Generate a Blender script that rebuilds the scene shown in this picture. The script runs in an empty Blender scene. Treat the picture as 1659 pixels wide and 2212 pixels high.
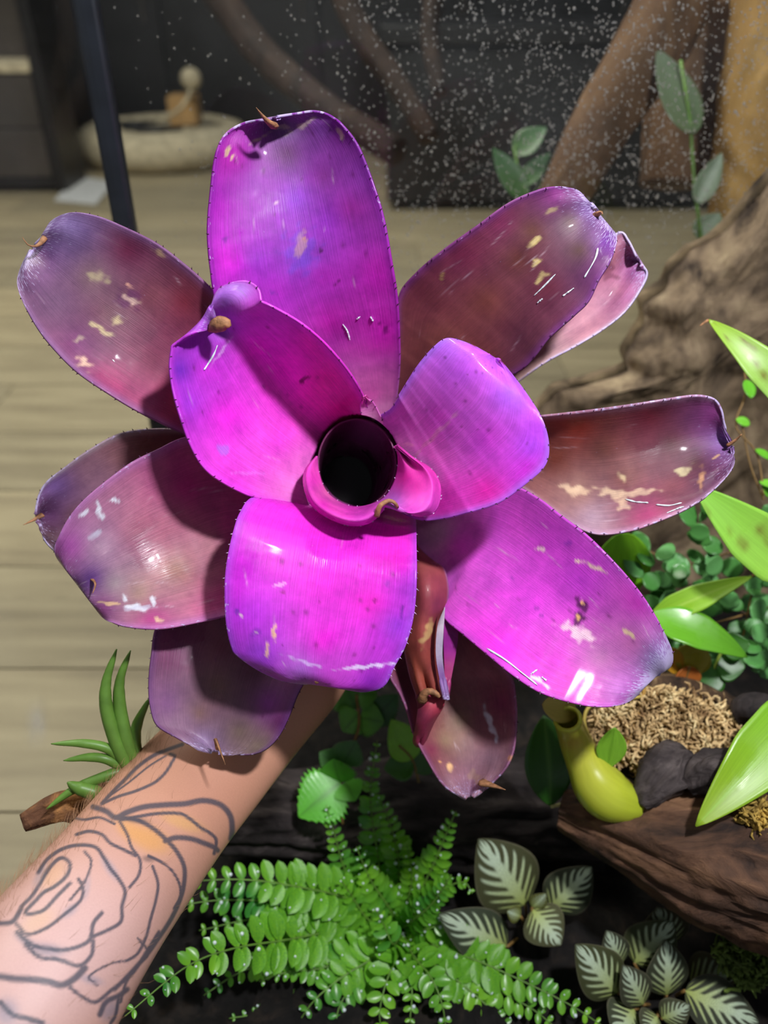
import bpy, math, random
import numpy as np
from mathutils import Vector, Matrix, noise as mnoise

random.seed(7)
rng = np.random.default_rng(7)
sc = bpy.context.scene
COL = sc.collection

# ------------------------------------------------------------------ camera
FPX, CX, CY = 1736.0, 829.5, 1106.0
CAM = np.array([0.0, 0.0, 0.70])
PITCH = math.radians(34.0)
FWD = np.array([0, math.cos(PITCH), -math.sin(PITCH)])
DWN = np.array([0, -math.sin(PITCH), -math.cos(PITCH)])
RGT = np.array([1.0, 0, 0])
cd = bpy.data.cameras.new('camera'); cam = bpy.data.objects.new('camera', cd); COL.objects.link(cam)
cam.location = CAM
cam.rotation_euler = (math.pi / 2 - PITCH, 0, 0)
cd.sensor_fit = 'VERTICAL'; cd.sensor_height = 36.0
cd.lens = FPX * 36.0 / 2212.0
cd.clip_start = 0.02; cd.clip_end = 60
cd.dof.use_dof = True; cd.dof.focus_distance = 0.415
cd.dof.aperture_fstop = cd.lens / 5.4
sc.camera = cam

# ------------------------------------------------------------------ light
w = bpy.data.worlds.new('world'); sc.world = w; w.use_nodes = True
w.node_tree.nodes['Background'].inputs[0].default_value = (0.86, 0.92, 1.0, 1)
w.node_tree.nodes['Background'].inputs[1].default_value = 0.20

def area(name, loc, target, size, energy, color, sy=None):
    l = bpy.data.lights.new(name, 'AREA'); l.energy = energy; l.color = color
    l.shape = 'RECTANGLE'; l.size = size; l.size_y = sy or size
    o = bpy.data.objects.new(name, l); COL.objects.link(o); o.location = loc
    d = Vector(target) - Vector(loc); o.rotation_euler = d.to_track_quat('-Z', 'Y').to_euler()
    return o
area('terrarium_lamp', (0.25, 0.09, 1.06), (0.02, 0.36, 0.42), 0.06, 7.4, (0.97, 0.97, 1.0), 0.045)
area('room_ceiling_light', (-0.9, 1.5, 2.4), (-0.8, 1.3, 0), 1.0, 72, (1.0, 0.95, 0.86))
sc.view_settings.view_transform = 'Standard'; sc.view_settings.look = 'None'
sc.view_settings.exposure = 0.0; sc.view_settings.gamma = 1.0
sc.view_settings.use_curve_mapping = False

cy = sc.cycles
cy.max_bounces = 6; cy.diffuse_bounces = 3; cy.glossy_bounces = 2; cy.transmission_bounces = 4; cy.transparent_max_bounces = 8
cy.caustics_reflective = False; cy.caustics_refractive = False
cy.use_adaptive_sampling = True; cy.adaptive_threshold = 0.05; cy.adaptive_min_samples = 14

# ------------------------------------------------------------------ helpers
def P(px, py, t):
    px = np.asarray(px, float); py = np.asarray(py, float); t = np.asarray(t, float)
    x = (px - CX) / FPX; v = (py - CY) / FPX
    d = FWD + x[..., None] * RGT + v[..., None] * DWN
    return CAM + t[..., None] * d

def to_px(w_):
    d = np.asarray(w_) - CAM
    t = d @ FWD
    return CX + FPX * (d @ RGT) / t, CY + FPX * (d @ DWN) / t, t

def lin(c):
    c = np.asarray(c, float) / 255.0
    return np.where(c <= 0.04045, c / 12.92, ((c + 0.055) / 1.055) ** 2.4)

def resample(pts, n):
    p = np.asarray(pts, float)
    if len(p) > 2:
        q = np.vstack([2 * p[0] - p[1], p, 2 * p[-1] - p[-2]])
        out = []
        for i in range(1, len(q) - 2):
            a, b, c, d = q[i - 1], q[i], q[i + 1], q[i + 2]
            for s in np.linspace(0, 1, 14, endpoint=False):
                out.append(0.5 * ((2 * b) + (-a + c) * s + (2 * a - 5 * b + 4 * c - d) * s * s + (-a + 3 * b - 3 * c + d) * s ** 3))
        out.append(p[-1]); p = np.array(out)
    L = np.concatenate([[0], np.cumsum(np.linalg.norm(np.diff(p, axis=0), axis=1))])
    s = np.linspace(0, L[-1], n)
    return np.stack([np.interp(s, L, p[:, k]) for k in range(p.shape[1])], 1)

def norm(v):
    v = np.asarray(v, float)
    return v / (np.linalg.norm(v, axis=-1, keepdims=True) + 1e-12)

def smooth01(x):
    x = np.clip(x, 0, 1); return x * x * (3 - 2 * x)

def mesh_data(name, verts, faces, mat=None, smooth=True, col=None, lc=None):
    me = bpy.data.meshes.new(name)
    me.from_pydata([tuple(v) for v in np.asarray(verts, float)], [], [tuple(int(i) for i in f) for f in faces])
    if mat: me.materials.append(mat)
    if smooth: me.polygons.foreach_set('use_smooth', [True] * len(me.polygons))
    if col is not None:
        a = me.attributes.new('Col', 'FLOAT_COLOR', 'POINT')
        c = np.ones((len(verts), 4), np.float32); c[:, :3] = np.asarray(col)[:, :3]
        a.data.foreach_set('color', c.ravel())
    if lc is not None:
        a = me.attributes.new('lc', 'FLOAT_VECTOR', 'POINT')
        a.data.foreach_set('vector', np.asarray(lc, np.float32).ravel())
    me.update()
    return me

def obj(name, verts, faces, mat, parent=None, **k):
    o = bpy.data.objects.new(name, mesh_data(name, verts, faces, mat, **k)); COL.objects.link(o)
    if parent: o.parent = parent
    return o

def link(name, me, parent=None, mw=None):
    o = bpy.data.objects.new(name, me); COL.objects.link(o)
    if parent: o.parent = parent
    if mw is not None: o.matrix_basis = mw
    return o

def tag(o, label=None, cat=None, group=None, kind=None):
    if label: o['label'] = label
    if cat: o['category'] = cat
    if group: o['group'] = group
    if kind: o['kind'] = kind
    return o

def thing(name, label, cat, group=None):
    o = bpy.data.objects.new(name, None); COL.objects.link(o)
    o.empty_display_size = 0.02
    return tag(o, label, cat, group)

def grid_faces(n, m, off=0, flip=False):
    i, j = np.meshgrid(np.arange(n - 1), np.arange(m - 1), indexing='ij')
    a = (i * m + j).ravel() + off
    f = np.stack([a, a + 1, a + m + 1, a + m], 1)
    return f[:, ::-1] if flip else f

def thicken(o, th, offset=-1):
    m = o.modifiers.new('thickness', 'SOLIDIFY'); m.thickness = th; m.offset = offset
    return o

def tube(path, rad, seg=8, ref=(0.13, 0.3, 1.0), flat=1.0, cap=True):
    """verts, faces of a tapered tube along a 3-D polyline"""
    p = np.asarray(path, float); n = len(p)
    r = np.broadcast_to(np.asarray(rad, float), (n,))
    tg = norm(np.gradient(p, axis=0))
    s = norm(np.cross(tg, np.asarray(ref, float))); u = norm(np.cross(s, tg))
    th = np.linspace(0, 2 * math.pi, seg, endpoint=False)
    V = p[:, None] + r[:, None, None] * (np.cos(th)[None, :, None] * s[:, None] + flat * np.sin(th)[None, :, None] * u[:, None])
    V = V.reshape(-1, 3); F = []
    for i in range(n - 1):
        for k in range(seg):
            a = i * seg + k; b = i * seg + (k + 1) % seg
            F.append((a, b, b + seg, a + seg))
    if cap:
        F.append(tuple(range(seg))[::-1]); F.append(tuple(range((n - 1) * seg, n * seg)))
    return V, F

class Join:
    def __init__(s): s.V = []; s.F = []; s.n = 0
    def add(s, V, F):
        V = np.asarray(V); s.V.append(V); s.F += [tuple(int(i) + s.n for i in f) for f in F]; s.n += len(V)
    def verts(s): return np.vstack(s.V)

def box_vf(lo, hi):
    x0, y0, z0 = lo; x1, y1, z1 = hi
    V = [(x0,y0,z0),(x1,y0,z0),(x1,y1,z0),(x0,y1,z0),(x0,y0,z1),(x1,y0,z1),(x1,y1,z1),(x0,y1,z1)]
    F = [(0,3,2,1),(4,5,6,7),(0,1,5,4),(1,2,6,5),(2,3,7,6),(3,0,4,7)]
    return np.array(V, float), F

def bev(o, wd, seg=2):
    m = o.modifiers.new('bevel', 'BEVEL'); m.width = wd; m.segments = seg; m.limit_method = 'ANGLE'
    return o

# ------------------------------------------------------------------ materials
def new_mat(name):
    m = bpy.data.materials.new(name); m.use_nodes = True
    nt = m.node_tree; b = nt.nodes['Principled BSDF']
    return m, nt, b

def N(nt, kind, **k):
    n = nt.nodes.new(kind)
    for a, v in k.items():
        if a.startswith('i_'): n.inputs[a[2:].replace('_', ' ')].default_value = v
        else: setattr(n, a, v)
    return n

def ramp(nt, fac, stops):
    r = nt.nodes.new('ShaderNodeValToRGB'); e = r.color_ramp.elements
    while len(e) < len(stops): e.new(0.5)
    for k, (p, c) in enumerate(stops):
        e[k].position = p; e[k].color = (*[float(x) for x in c[:3]], 1)
    nt.links.new(fac, r.inputs[0]); return r

def plain(name, c, rough=0.5, spec=0.5, bump=0.0, scale=40, var=0.25, coat=0.0, transl=None):
    m, nt, b = new_mat(name)
    c = lin(c)
    tc = N(nt, 'ShaderNodeTexCoord')
    nz = N(nt, 'ShaderNodeTexNoise'); nz.inputs['Scale'].default_value = scale; nz.inputs['Detail'].default_value = 5
    nt.links.new(tc.outputs['Object'], nz.inputs['Vector'])
    r = ramp(nt, nz.outputs['Fac'], [(0.3, c * (1 - var)), (0.7, np.minimum(c * (1 + var), 1))])
    nt.links.new(r.outputs[0], b.inputs['Base Color'])
    b.inputs['Roughness'].default_value = rough; b.inputs['Specular IOR Level'].default_value = spec
    b.inputs['Coat Weight'].default_value = coat; b.inputs['Coat Roughness'].default_value = 0.12
    if bump:
        bp = N(nt, 'ShaderNodeBump'); bp.inputs['Strength'].default_value = bump; bp.inputs['Distance'].default_value = 0.002
        nt.links.new(nz.outputs['Fac'], bp.inputs['Height']); nt.links.new(bp.outputs[0], b.inputs['Normal'])
    if transl:
        out = nt.nodes['Material Output']; tr = N(nt, 'ShaderNodeBsdfTranslucent'); mx = N(nt, 'ShaderNodeMixShader')
        tr.inputs[0].default_value = (*lin(transl), 1); mx.inputs[0].default_value = 0.3
        nt.links.new(b.outputs[0], mx.inputs[1]); nt.links.new(tr.outputs[0], mx.inputs[2]); nt.links.new(mx.outputs[0], out.inputs[0])
    return m

def attr_mat(name, rough=0.45, spec=0.5, streak=(3, 110), amp=0.16, bump=0.12, wet=0.0, coat=0.0, scales=False, transl=0.0, sss=0.0):
    """colour from the vertex colours stored on the mesh, with fine streaks along the blade"""
    m, nt, b = new_mat(name); L = nt.links
    ca = N(nt, 'ShaderNodeAttribute', attribute_name='Col')
    la = N(nt, 'ShaderNodeAttribute', attribute_name='lc')
    mp = N(nt, 'ShaderNodeMapping'); mp.inputs['Scale'].default_value = (streak[0], streak[1], 0)
    L.new(la.outputs['Vector'], mp.inputs['Vector'])
    nz = N(nt, 'ShaderNodeTexNoise'); nz.inputs['Scale'].default_value = 1; nz.inputs['Detail'].default_value = 4
    L.new(mp.outputs[0], nz.inputs['Vector'])
    r = ramp(nt, nz.outputs['Fac'], [(0.25, (1 - amp,) * 3), (0.75, (1 + amp,) * 3)])
    mul = N(nt, 'ShaderNodeMix', data_type='RGBA', blend_type='MULTIPLY'); mul.inputs[0].default_value = 1.0
    L.new(ca.outputs['Color'], mul.inputs[6]); L.new(r.outputs[0], mul.inputs[7])
    colour = mul.outputs[2]
    tc = N(nt, 'ShaderNodeTexCoord')
    if scales:
        nm = N(nt, 'ShaderNodeTexNoise'); nm.inputs['Scale'].default_value = 55; nm.inputs['Detail'].default_value = 9; nm.inputs['Roughness'].default_value = 0.7
        L.new(tc.outputs['Object'], nm.inputs['Vector'])
        rm_ = ramp(nt, nm.outputs['Fac'], [(0.3, (0.72, 0.70, 0.76)), (0.7, (1.26, 1.28, 1.18))])
        m0 = N(nt, 'ShaderNodeMix', data_type='RGBA', blend_type='MULTIPLY'); m0.inputs[0].default_value = 1.0
        L.new(colour, m0.inputs[6]); L.new(rm_.outputs[0], m0.inputs[7]); colour = m0.outputs[2]
    n2 = N(nt, 'ShaderNodeTexNoise'); n2.inputs['Scale'].default_value = 34; n2.inputs['Detail'].default_value = 3
    L.new(tc.outputs['Object'], n2.inputs['Vector'])
    rr = ramp(nt, n2.outputs['Fac'], [(0.52, (rough,) * 3), (0.64, (max(0.08, rough - wet),) * 3)])
    L.new(rr.outputs[0], b.inputs['Roughness'])
    if scales:
        sx = N(nt, 'ShaderNodeSeparateXYZ'); L.new(la.outputs['Vector'], sx.inputs[0])
        mp2 = N(nt, 'ShaderNodeMapping'); mp2.inputs['Scale'].default_value = (60, 90, 0); L.new(la.outputs['Vector'], mp2.inputs['Vector'])
        n3 = N(nt, 'ShaderNodeTexNoise'); n3.inputs['Scale'].default_value = 1; n3.inputs['Detail'].default_value = 6
        L.new(mp2.outputs[0], n3.inputs['Vector'])
        ad = N(nt, 'ShaderNodeMath', operation='ADD'); L.new(n3.outputs['Fac'], ad.inputs[0]); L.new(sx.outputs[2], ad.inputs[1])
        sr = ramp(nt, ad.outputs[0], [(0.72, (0, 0, 0)), (0.82, (0.85, 0.85, 0.85))])
        mx = N(nt, 'ShaderNodeMix', data_type='RGBA'); L.new(sr.outputs[0], mx.inputs[0]); L.new(colour, mx.inputs[6])
        mx.inputs[7].default_value = (*lin((196, 182, 226)), 1); colour = mx.outputs[2]
    L.new(colour, b.inputs['Base Color'])
    b.inputs['Specular IOR Level'].default_value = spec
    b.inputs['Coat Weight'].default_value = coat; b.inputs['Coat Roughness'].default_value = 0.1
    if sss:
        b.inputs['Subsurface Weight'].default_value = sss; b.inputs['Subsurface Radius'].default_value = (0.01, 0.004, 0.002)
        b.inputs['Subsurface Scale'].default_value = 0.4
    bp = N(nt, 'ShaderNodeBump'); bp.inputs['Strength'].default_value = bump; bp.inputs['Distance'].default_value = 0.0008
    L.new(nz.outputs['Fac'], bp.inputs['Height']); L.new(bp.outputs[0], b.inputs['Normal'])
    if transl:
        out = nt.nodes['Material Output']; tr = N(nt, 'ShaderNodeBsdfTranslucent'); ms = N(nt, 'ShaderNodeMixShader')
        L.new(colour, tr.inputs[0]); ms.inputs[0].default_value = transl
        L.new(b.outputs[0], ms.inputs[1]); L.new(tr.outputs[0], ms.inputs[2]); L.new(ms.outputs[0], out.inputs[0])
    return m

M = {}
M['brom'] = attr_mat('bromeliad_leaf', rough=0.48, spec=0.26, wet=0.30, scales=True, transl=0.08, amp=0.18, bump=0.25, streak=(4, 170), coat=0.05)
M['spine'] = plain('dark_spine', (70, 30, 66), 0.5)
M['spine_pale'] = plain('pale_spine', (190, 165, 205), 0.5)
M['dry'] = plain('dry_leaf_tip', (150, 104, 70), 0.7, scale=300, var=0.5, bump=0.4)
M['skin'] = attr_mat('tattooed_skin', rough=0.5, spec=0.35, streak=(160, 160), amp=0.05, bump=0.10)
M['hair'] = plain('arm_hair', (150, 112, 80), 0.5)
M['green'] = attr_mat('green_leaf', rough=0.38, spec=0.5, streak=(2, 40), amp=0.15, bump=0.1, wet=0.2, transl=0.22)
M['episcia'] = attr_mat('silver_veined_leaf', rough=0.62, spec=0.35, streak=(60, 60), amp=0.35, bump=0.6, transl=0.1)
M['fern'] = plain('fern_pinna', (88, 160, 34), 0.30, 0.5, scale=60, var=0.35, bump=0.15, transl=(100, 185, 30))
def fern_mat():
    m = M['fern']; nt = m.node_tree; r = [n for n in nt.nodes if n.type == 'VALTORGB'][0]; nz = [n for n in nt.nodes if n.type == 'TEX_NOISE'][0]
    nz.inputs['Scale'].default_value = 26
    for e, c in zip(r.color_ramp.elements, ((60, 136, 54), (140, 204, 46))): e.color = (*lin(c), 1)
fern_mat()
M['fern_stalk'] = plain('fern_stalk', (92, 130, 48), 0.5)
M['white_glint'] = plain('white_glint', (215, 228, 232), 0.06, 0.9, var=0.02, coat=0.6)  # near-white stand-in for bright wet glints
M['stem'] = plain('brown_stem', (128, 98, 50), 0.55)
M['succ'] = plain('succulent_leaf', (92, 130, 52), 0.42, 0.4, scale=90, var=0.22)
M['succ_base'] = plain('succulent_base', (190, 160, 60), 0.5)

def bark_mat(name, c1, c2, c3, scale=30, stretch=(1, 1, 1), bump=0.9):
    m, nt, b = new_mat(name); L = nt.links
    tc = N(nt, 'ShaderNodeTexCoord'); mp = N(nt, 'ShaderNodeMapping'); mp.inputs['Scale'].default_value = stretch
    L.new(tc.outputs['Object'], mp.inputs[0])
    nz = N(nt, 'ShaderNodeTexNoise'); nz.inputs['Scale'].default_value = scale; nz.inputs['Detail'].default_value = 9; nz.inputs['Roughness'].default_value = 0.65
    nz.inputs['Distortion'].default_value = 0.6
    L.new(mp.outputs[0], nz.inputs['Vector'])
    r = ramp(nt, nz.outputs['Fac'], [(0.34, lin(c1)), (0.52, lin(c2)), (0.70, lin(c3))])
    L.new(r.outputs[0], b.inputs['Base Color']); b.inputs['Roughness'].default_value = 0.8; b.inputs['Specular IOR Level'].default_value = 0.25
    bp = N(nt, 'ShaderNodeBump'); bp.inputs['Strength'].default_value = bump; bp.inputs['Distance'].default_value = 0.006
    L.new(nz.outputs['Fac'], bp.inputs['Height']); L.new(bp.outputs[0], b.inputs['Normal'])
    return m
M['log_dark'] = bark_mat('wet_black_driftwood', (26, 23, 24), (54, 47, 47), (104, 94, 92), 34, (0.35, 1, 1))
M['log_brown'] = bark_mat('brown_cork_log', (40, 30, 26), (92, 66, 50), (140, 104, 76), 26, (0.45, 1, 1))
M['bark_wall'] = bark_mat('cork_bark', (58, 48, 40), (132, 113, 90), (176, 156, 124), 26, (1, 1, 0.6))
M['soil'] = bark_mat('black_soil', (9, 8, 8), (22, 19, 18), (46, 38, 32), 60)
M['moss'] = bark_mat('dry_sphagnum', (120, 90, 58), (206, 176, 126), (240, 224, 174), 70, (1, 1, 1), 0.1)
M['moss_gold'] = plain('golden_moss', (165, 135, 60), 0.8, scale=110, var=0.5)
M['moss_green'] = plain('green_moss', (90, 110, 40), 0.8, scale=110, var=0.5)

# ------------------------------------------------------------------ the room
def plank_mat():
    m, nt, b = new_mat('oak_plank'); L = nt.links
    oi = N(nt, 'ShaderNodeObjectInfo'); tc = N(nt, 'ShaderNodeTexCoord')
    mp = N(nt, 'ShaderNodeMapping'); mp.inputs['Scale'].default_value = (1.3, 12, 1)
    L.new(tc.outputs['Object'], mp.inputs[0])
    nz = N(nt, 'ShaderNodeTexNoise'); nz.noise_dimensions = '4D'; nz.inputs['Scale'].default_value = 3; nz.inputs['Detail'].default_value = 6
    L.new(mp.outputs[0], nz.inputs['Vector'])
    mu = N(nt, 'ShaderNodeMath', operation='MULTIPLY'); mu.inputs[1].default_value = 40
    L.new(oi.outputs['Random'], mu.inputs[0]); L.new(mu.outputs[0], nz.inputs['W'])
    r = ramp(nt, nz.outputs['Fac'], [(0.3, lin((142, 130, 106))), (0.5, lin((164, 152, 124))), (0.72, lin((184, 172, 142)))])
    r2 = ramp(nt, oi.outputs['Random'], [(0.0, (0.82, 0.82, 0.82)), (1.0, (1.08, 1.06, 1.02))])
    mx = N(nt, 'ShaderNodeMix', data_type='RGBA', blend_type='MULTIPLY'); mx.inputs[0].default_value = 1
    L.new(r.outputs[0], mx.inputs[6]); L.new(r2.outputs[0], mx.inputs[7]); L.new(mx.outputs[2], b.inputs['Base Color'])
    b.inputs['Roughness'].default_value = 0.55
    return m
M['plank'] = plank_mat()
M['gap'] = plain('plank_joint', (92, 82, 64), 0.9)
V, F = box_vf((-3.2, -0.6, -0.05), (3.2, 5.6, -0.004))
floor = obj('floor', V, F, M['gap'], smooth=False); tag(floor, 'pale oak plank floor of the room behind the glass', kind='structure')
PW, PL = 0.20, 1.6
plank_me = {}
y = 0.3; row = 0
while y < 4.6:
    offx = (row * 0.47) % PL
    x = -3.2 - offx + PL * (offx > 0.001)
    while x < 3.2 - PL * .5:
        px_, py_, t_ = to_px(np.array([[x, y, 0], [x + PL, y, 0], [x, y + PW, 0], [x + PL, y + PW, 0]]))
        if px_.min() < 2300 and px_.max() > -1100 and py_.max() > 250:
            if not plank_me:
                V, F = box_vf((0.001, 0.001, -0.012), (PL - 0.001, PW - 0.0015, 0.0))
                plank_me['m'] = mesh_data('plank', V, F, M['plank'], smooth=False)
            link('plank', plank_me['m'], floor, Matrix.Translation((x, y, 0.0)))
        x += PL
    y += PW; row += 1

M['wall'] = plain('brown_wall', (92, 80, 66), 0.9, scale=3)
V, F = box_vf((-3.2, 5.6, -0.05), (3.2, 5.7, 2.6)); wb = obj('wall_back', V, F, M['wall'], smooth=False); tag(wb, 'dim brown room wall far behind the glass', kind='structure')

V, F = box_vf((-3.3, -0.6, -0.05), (-3.2, 5.6, 2.6)); wl = obj('wall_left', V, F, M['wall'], smooth=False); tag(wl, 'brown room wall far to the left', kind='structure')
V, F = box_vf((3.2, -0.6, -0.05), (3.3, 5.6, 2.6)); wr = obj('wall_right', V, F, M['wall'], smooth=False); tag(wr, 'brown room wall far to the right', kind='structure')
M['black'] = plain('black_furniture', (26, 25, 27), 0.45, scale=5)
M['darkgrey'] = plain('dark_brown_cabinet', (66, 60, 56), 0.6, scale=6)
M['cream'] = plain('cream_fabric', (196, 184, 156), 0.9, scale=30)
M['white'] = plain('white_paper', (212, 214, 216), 0.8, var=0.04)
M['tan'] = plain('tan_cardboard', (188, 150, 98), 0.85, scale=20, var=0.1)

sb = thing('sideboard', 'long low black sideboard far behind the droplet-covered glass', 'sideboard')
sb.location = (0, 4.32, 0)
def sbp(name, lo, hi, mat, par=None):
    V, F = box_vf(lo, hi); return bev(obj(name, V, F, mat, par or sb, smooth=False), 0.006)
sbp('carcass', (-1.75, 0, 0.07), (1.9, 0.45, 1.0), M['black'])
for k in range(5):
    x0 = -1.74 + k * 0.725
    d = sbp('door', (x0, -0.022, 0.09), (x0 + 0.715, -0.001, 0.97), M['black'])
    sbp('handle', (x0 + 0.64, -0.04, 0.5), (x0 + 0.655, -0.022, 0.66), M['darkgrey'], d)
for x0 in (-1.7, 1.8): sbp('leg', (x0, 0.05, 0), (x0 + 0.05, 0.1, 0.07), M['black'])

bn = thing('storage_bench', 'low black storage bench behind the densest droplets on the glass', 'bench'); bn.location = (0.56, 2.9, 0)
def bnp(name, lo, hi, mat):
    V, F = box_vf(lo, hi); return bev(obj(name, V, F, mat, bn, smooth=False), 0.008)
bnp('chest', (-0.55, 0.02, 0.03), (0.62, 0.5, 0.50), M['black']); bnp('lid', (-0.57, 0, 0.505), (0.64, 0.52, 0.56), M['black'])
for x0 in (-0.5, 0.52): bnp('foot', (x0, 0.06, 0), (x0 + 0.05, 0.11, 0.03), M['black'])

cb = thing('cabinet', 'grey brown open cabinet at the far left behind the side glass', 'cabinet'); cb.location = (-1.60, 3.2, 0); cb.scale = (1, .6, 1)
def cbp(name, lo, hi, mat):
    V, F = box_vf(lo, hi); return bev(obj(name, V, F, mat, cb, smooth=False), 0.005)
cbp('side_panel', (0.36, 0, 0), (0.40, 0.4, 0.9), M['black'])
cbp('side_panel', (-0.45, 0, 0), (-0.41, 0.4, 0.9), M['darkgrey'])
cbp('back_panel', (-0.41, 0.38, 0.02), (0.36, 0.40, 0.9), M['darkgrey'])
cbp('bottom_board', (-0.41, 0.0, 0.02), (0.36, 0.38, 0.05), M['black'])
cbp('shelf', (-0.41, -0.01, 0.40), (0.36, 0.38, 0.43), M['cream'])
cbp('drawer_front', (-0.40, 0.005, 0.055), (0.355, 0.025, 0.22), M['darkgrey'])
cbp('drawer_front', (-0.40, 0.005, 0.225), (0.355, 0.025, 0.395), M['darkgrey'])

sh = P(np.array([97, 150, 228, 190]), np.array([425, 365, 378, 432]), np.ones(4))
def floor_pt(px, py, z=0.0):
    d = P(np.array([px]), np.array([py]), np.array([1.0]))[0] - CAM
    return CAM + d * ((z - CAM[2]) / d[2])
q = [floor_pt(*a) for a in ((118, 436), (208, 444), (248, 396), (166, 382))]
V = np.array([p + np.array([0, 0, z]) for z in (0.002, 0.006) for p in q])
o = obj('paper_sheet', V, [(0,1,2,3)[::-1], (4,5,6,7), (0,1,5,4), (1,2,6,5), (2,3,7,6), (3,0,4,7)], M['white'], smooth=False)
tag(o, 'white paper sheet lying on the oak floor beside the black seam', 'paper')

bed = thing('pet_bed', 'round cream pet bed with patterned cushion behind the glass', 'pet bed')
bc = floor_pt(362, 345); bed.location = bc
ang = np.linspace(0, 2 * math.pi, 48)
path = np.stack([0.30 * np.cos(ang), 0.30 * np.sin(ang), np.full(48, 0.075)], 1)
V, F = tube(path, 0.075, 10, cap=False); obj('rim', V, F, M['cream'], bed)
aa = np.linspace(0, 2 * math.pi, 40, endpoint=False)
V = [(0, 0, 0.145)] + [(0.26 * math.cos(a), 0.26 * math.sin(a), 0.13) for a in aa] + [(0.26 * math.cos(a), 0.26 * math.sin(a), 0.01) for a in aa]
F = [(0, 1 + k, 1 + (k + 1) % 40) for k in range(40)] + [(1 + k, 41 + k, 41 + (k + 1) % 40, 1 + (k + 1) % 40) for k in range(40)]
obj('cushion', V, F, M['cream'], bed)
for (cx_, cy_, sx_) in ((-0.14, 0.02, 0.09), (-0.02, -0.12, 0.11)):
    V = [(cx_ + sx_ * math.cos(a) * (1 + 0.3 * math.sin(3 * a)), cy_ + 0.5 * sx_ * math.sin(a), 0.138 + zz) for zz in (0, 0.012) for a in aa]
    F = [tuple(range(40, 80))] + [(k, (k + 1) % 40, 40 + (k + 1) % 40, 40 + k) for k in range(40)]
    obj('black_patch', V, F, M['black'], bed)
bx = thing('cardboard_box', 'small tan cardboard box standing in the cream pet bed', 'box')
bx.location = bc + np.array([0.10, 0.02, 0.16])
V, F = box_vf((-0.06, -0.06, -0.015), (0.06, 0.06, 0.09)); bev(obj('carton', V, F, M['tan'], bx, smooth=False), 0.004)
V, F = box_vf((-0.058, -0.058, 0.091), (0.058, 0.0, 0.096)); obj('flap', V, F, M['tan'], bx, smooth=False)
V, F = box_vf((-0.058, 0.002, 0.091), (0.058, 0.058, 0.096)); obj('flap', V, F, M['tan'], bx, smooth=False)
wand = thing('wand_toy', 'pale curved stalk with a round cream tip above the pet bed', 'toy')
p = resample([P(np.array(a), np.array(b), np.array(c)) for a, b, c in ((345, 258, 3.3), (385, 238, 3.3), (408, 205, 3.3), (413, 178, 3.3))], 14)
V, F = tube(p, 0.008, 6); obj('stalk', V, F, M['cream'], wand)
th = np.linspace(0, math.pi, 9)
ctr = P(np.array(412), np.array(170), np.array(3.3))
V, F = tube(ctr + np.stack([0 * th, 0 * th, -0.042 * np.cos(th)], 1), 0.042 * np.sin(th) + 0.001, 12, ref=(1, 0, 0.1)); obj('tip_ball', V, F, M['cream'], wand)

# ------------------------------------------------------------------ the terrarium
def glass_mat():
    m, nt, b = new_mat('tank_glass'); L = nt.links; out = nt.nodes['Material Output']; nt.nodes.remove(b)
    tr = N(nt, 'ShaderNodeBsdfTransparent'); tr.inputs[0].default_value = (0.93, 0.945, 0.93, 1)
    gl = N(nt, 'ShaderNodeBsdfGlossy'); gl.inputs['Roughness'].default_value = 0.03
    df = N(nt, 'ShaderNodeBsdfDiffuse'); df.inputs[0].default_value = (0.8, 0.83, 0.86, 1)
    fr = N(nt, 'ShaderNodeFresnel'); fr.inputs[0].default_value = 1.45
    ge = N(nt, 'ShaderNodeNewGeometry'); ib = N(nt, 'ShaderNodeMath', operation='SUBTRACT'); ib.inputs[0].default_value = 1.0; L.new(ge.outputs['Backfacing'], ib.inputs[1])
    fm = N(nt, 'ShaderNodeMath', operation='MULTIPLY'); L.new(fr.outputs[0], fm.inputs[0]); L.new(ib.outputs[0], fm.inputs[1])
    m1 = N(nt, 'ShaderNodeMixShader'); L.new(fm.outputs[0], m1.inputs[0]); L.new(tr.outputs[0], m1.inputs[1]); L.new(gl.outputs[0], m1.inputs[2])
    tc = N(nt, 'ShaderNodeTexCoord'); nz = N(nt, 'ShaderNodeTexNoise'); nz.inputs['Scale'].default_value = 9; nz.inputs['Detail'].default_value = 7
    L.new(tc.outputs['Object'], nz.inputs['Vector'])
    r = ramp(nt, nz.outputs['Fac'], [(0.45, (0.002,) * 3), (0.75, (0.014,) * 3)])
    # one white reflection on the side pane, painted as a diffuse patch
    g = N(nt, 'ShaderNodeVectorMath', operation='DISTANCE'); L.new(tc.outputs['Object'], g.inputs[0]); sp = P(np.array(150), np.array(1560), np.array(0.515))
    g.inputs[1].default_value = (-0.22, sp[1], sp[2])
    r2 = ramp(nt, g.outputs['Value'], [(0.004, (0.35,) * 3), (0.018, (0, 0, 0))])
    n2 = N(nt, 'ShaderNodeTexNoise'); n2.inputs['Scale'].default_value = 110; n2.inputs['Detail'].default_value = 4; L.new(tc.outputs['Object'], n2.inputs['Vector'])
    mu = N(nt, 'ShaderNodeMath', operation='MULTIPLY'); L.new(r2.outputs[0], mu.inputs[0]); L.new(n2.outputs['Fac'], mu.inputs[1])
    ad = N(nt, 'ShaderNodeMath', operation='ADD'); L.new(r.outputs[0], ad.inputs[0]); L.new(mu.outputs[0], ad.inputs[1])
    m2 = N(nt, 'ShaderNodeMixShader'); L.new(ad.outputs[0], m2.inputs[0]); L.new(m1.outputs[0], m2.inputs[1]); L.new(df.outputs[0], m2.inputs[2])
    L.new(m2.outputs[0], out.inputs[0]); return m
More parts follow.
